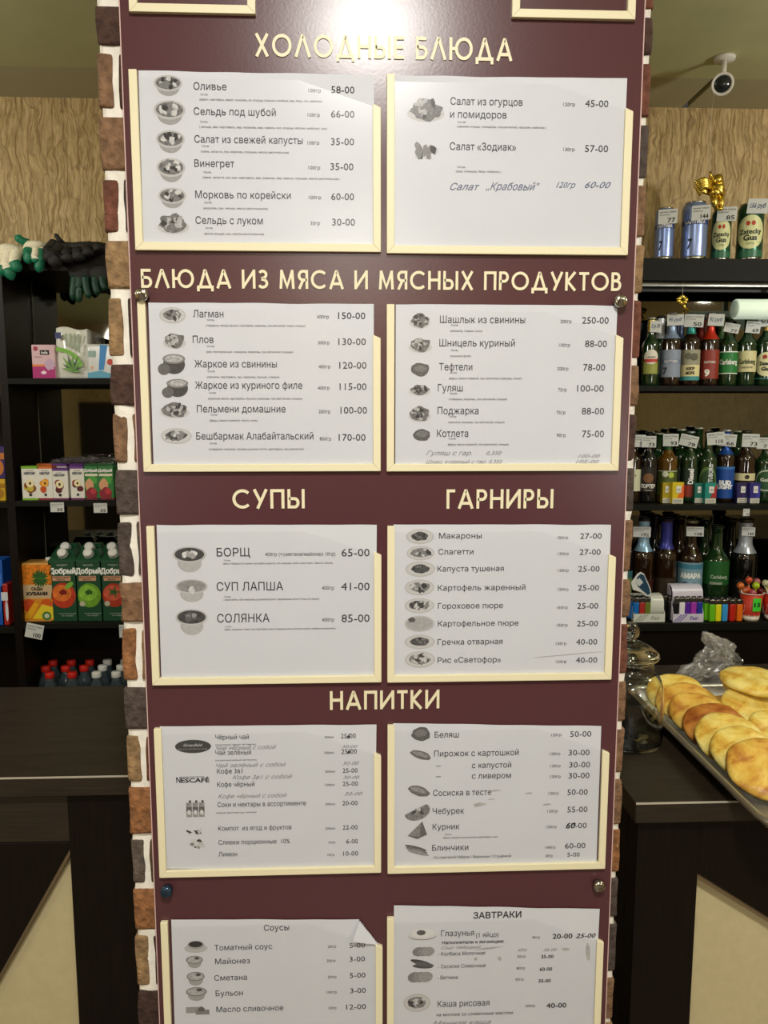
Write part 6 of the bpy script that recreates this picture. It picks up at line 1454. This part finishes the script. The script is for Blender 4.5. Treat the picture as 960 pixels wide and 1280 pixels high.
def zpie(label, px, py, z, *a, **k):
    p = atz(px, py, z); return wpie(label, p.x, p.y, z, *a, **k)
zpie('thin golden pie lying behind the brown ones', 915, 885, .972, .046, .018, D(8), D(10), 1, 8)
zpie('big pale yellow pie in the middle of the tray', 946, 888, .994, .066, .026, D(20), D(8), 0, 9)
zpie('golden pie at the right frame edge, middle of the tray', 978, 920, .990, .060, .024, D(22), D(-6), 0, 10)
zpie('pie at the right frame edge behind the front pies', 1000, 955, .988, .060, .024, D(24), D(-10), 0, 11)
zpie('lowest pie of the far stack', 968, 872, .982, .060, .022, D(6), D(0), 1, 12, group='stacked pies at the back of the tray')
zpie('middle pie of the far stack', 948, 862, 1.006, .066, .025, D(7), D(-4), 0, 13, group='stacked pies at the back of the tray')
zpie('topmost pie of the far stack', 944, 851, 1.032, .066, .025, D(4), D(3), 0, 14, group='stacked pies at the back of the tray')
# ---- crumpled clear bag standing behind the pies
def bag():
    Yb = 1.60; P = lambda x, y: at(x, y, Yb); base = P(888, 876); root = thing('plastic_bag', 'crumpled clear plastic bag standing at the back of the pie tray', 'bag', base)
    secs = [((886, 880), 26, 0), ((884, 868), 33, 0), ((882, 852), 34, .1), ((884, 838), 31, .2), ((889, 827), 25, .35), ((897, 817), 22, .5), ((901, 808), 18, .6), ((893, 800), 13, .7), ((884, 794), 6, .8), ((879, 789), 1.5, .9)]
    n = 40; vs = []; u = P(889, 840).x - P(888, 840).x
    for k in range(len(secs) - 1):
        for q in range(4):
            f = q / 4; (x0_, y0_), w0, t0 = secs[k]; (x1_, y1_), w1, t1 = secs[k + 1]
            c = P(x0_ + (x1_ - x0_) * f, y0_ + (y1_ - y0_) * f); w_ = (w0 + (w1 - w0) * f) * u
            for i in range(n):
                a = 2 * math.pi * i / n; p = Vector((math.cos(a) * 2, math.sin(a) * 2, (k + f) * .9))
                d = 1 + .42 * noise.noise(p) + .16 * noise.noise(p * 3.1) + .09 * noise.noise(p * 7)
                vs.append((c.x + w_ * math.cos(a) * d, c.y + w_ * .45 * math.sin(a) * d, c.z + .008 * noise.noise(p * 2 + Vector((5, 0, 0)))))
    m_ = len(vs) // n
    fs = [(j * n + i, j * n + (i + 1) % n, (j + 1) * n + (i + 1) % n, (j + 1) * n + i) for j in range(m_ - 1) for i in range(n)]
    MB().add(vs, fs, film('f6f6f4', base=.16, rough=.12, haze=.13, bump=.004, scale=60), False).build('film', root, off=base)
    f = MB(); vs = []
    for j in range(13):
        v = j / 12
        for i in range(13):
            uu = i / 12; c = P(893 + 26 * uu + 4 * v, 802 + 26 * v * (1 - .2 * uu) + 12 * uu)
            vs.append((c.x, Yb - .02 + .03 * noise.noise(Vector((uu * 4, v * 4, 2))), c.z + .01 * noise.noise(Vector((uu * 5, v * 5, 7)))))
    f.add(vs, [(j * 13 + i, j * 13 + i + 1, (j + 1) * 13 + i + 1, (j + 1) * 13 + i) for j in range(12) for i in range(12)], film('f6f6f4', base=.16, rough=.12, haze=.13, bump=.004, scale=60), False); f.build('loose_flap', root, off=base)
bag()
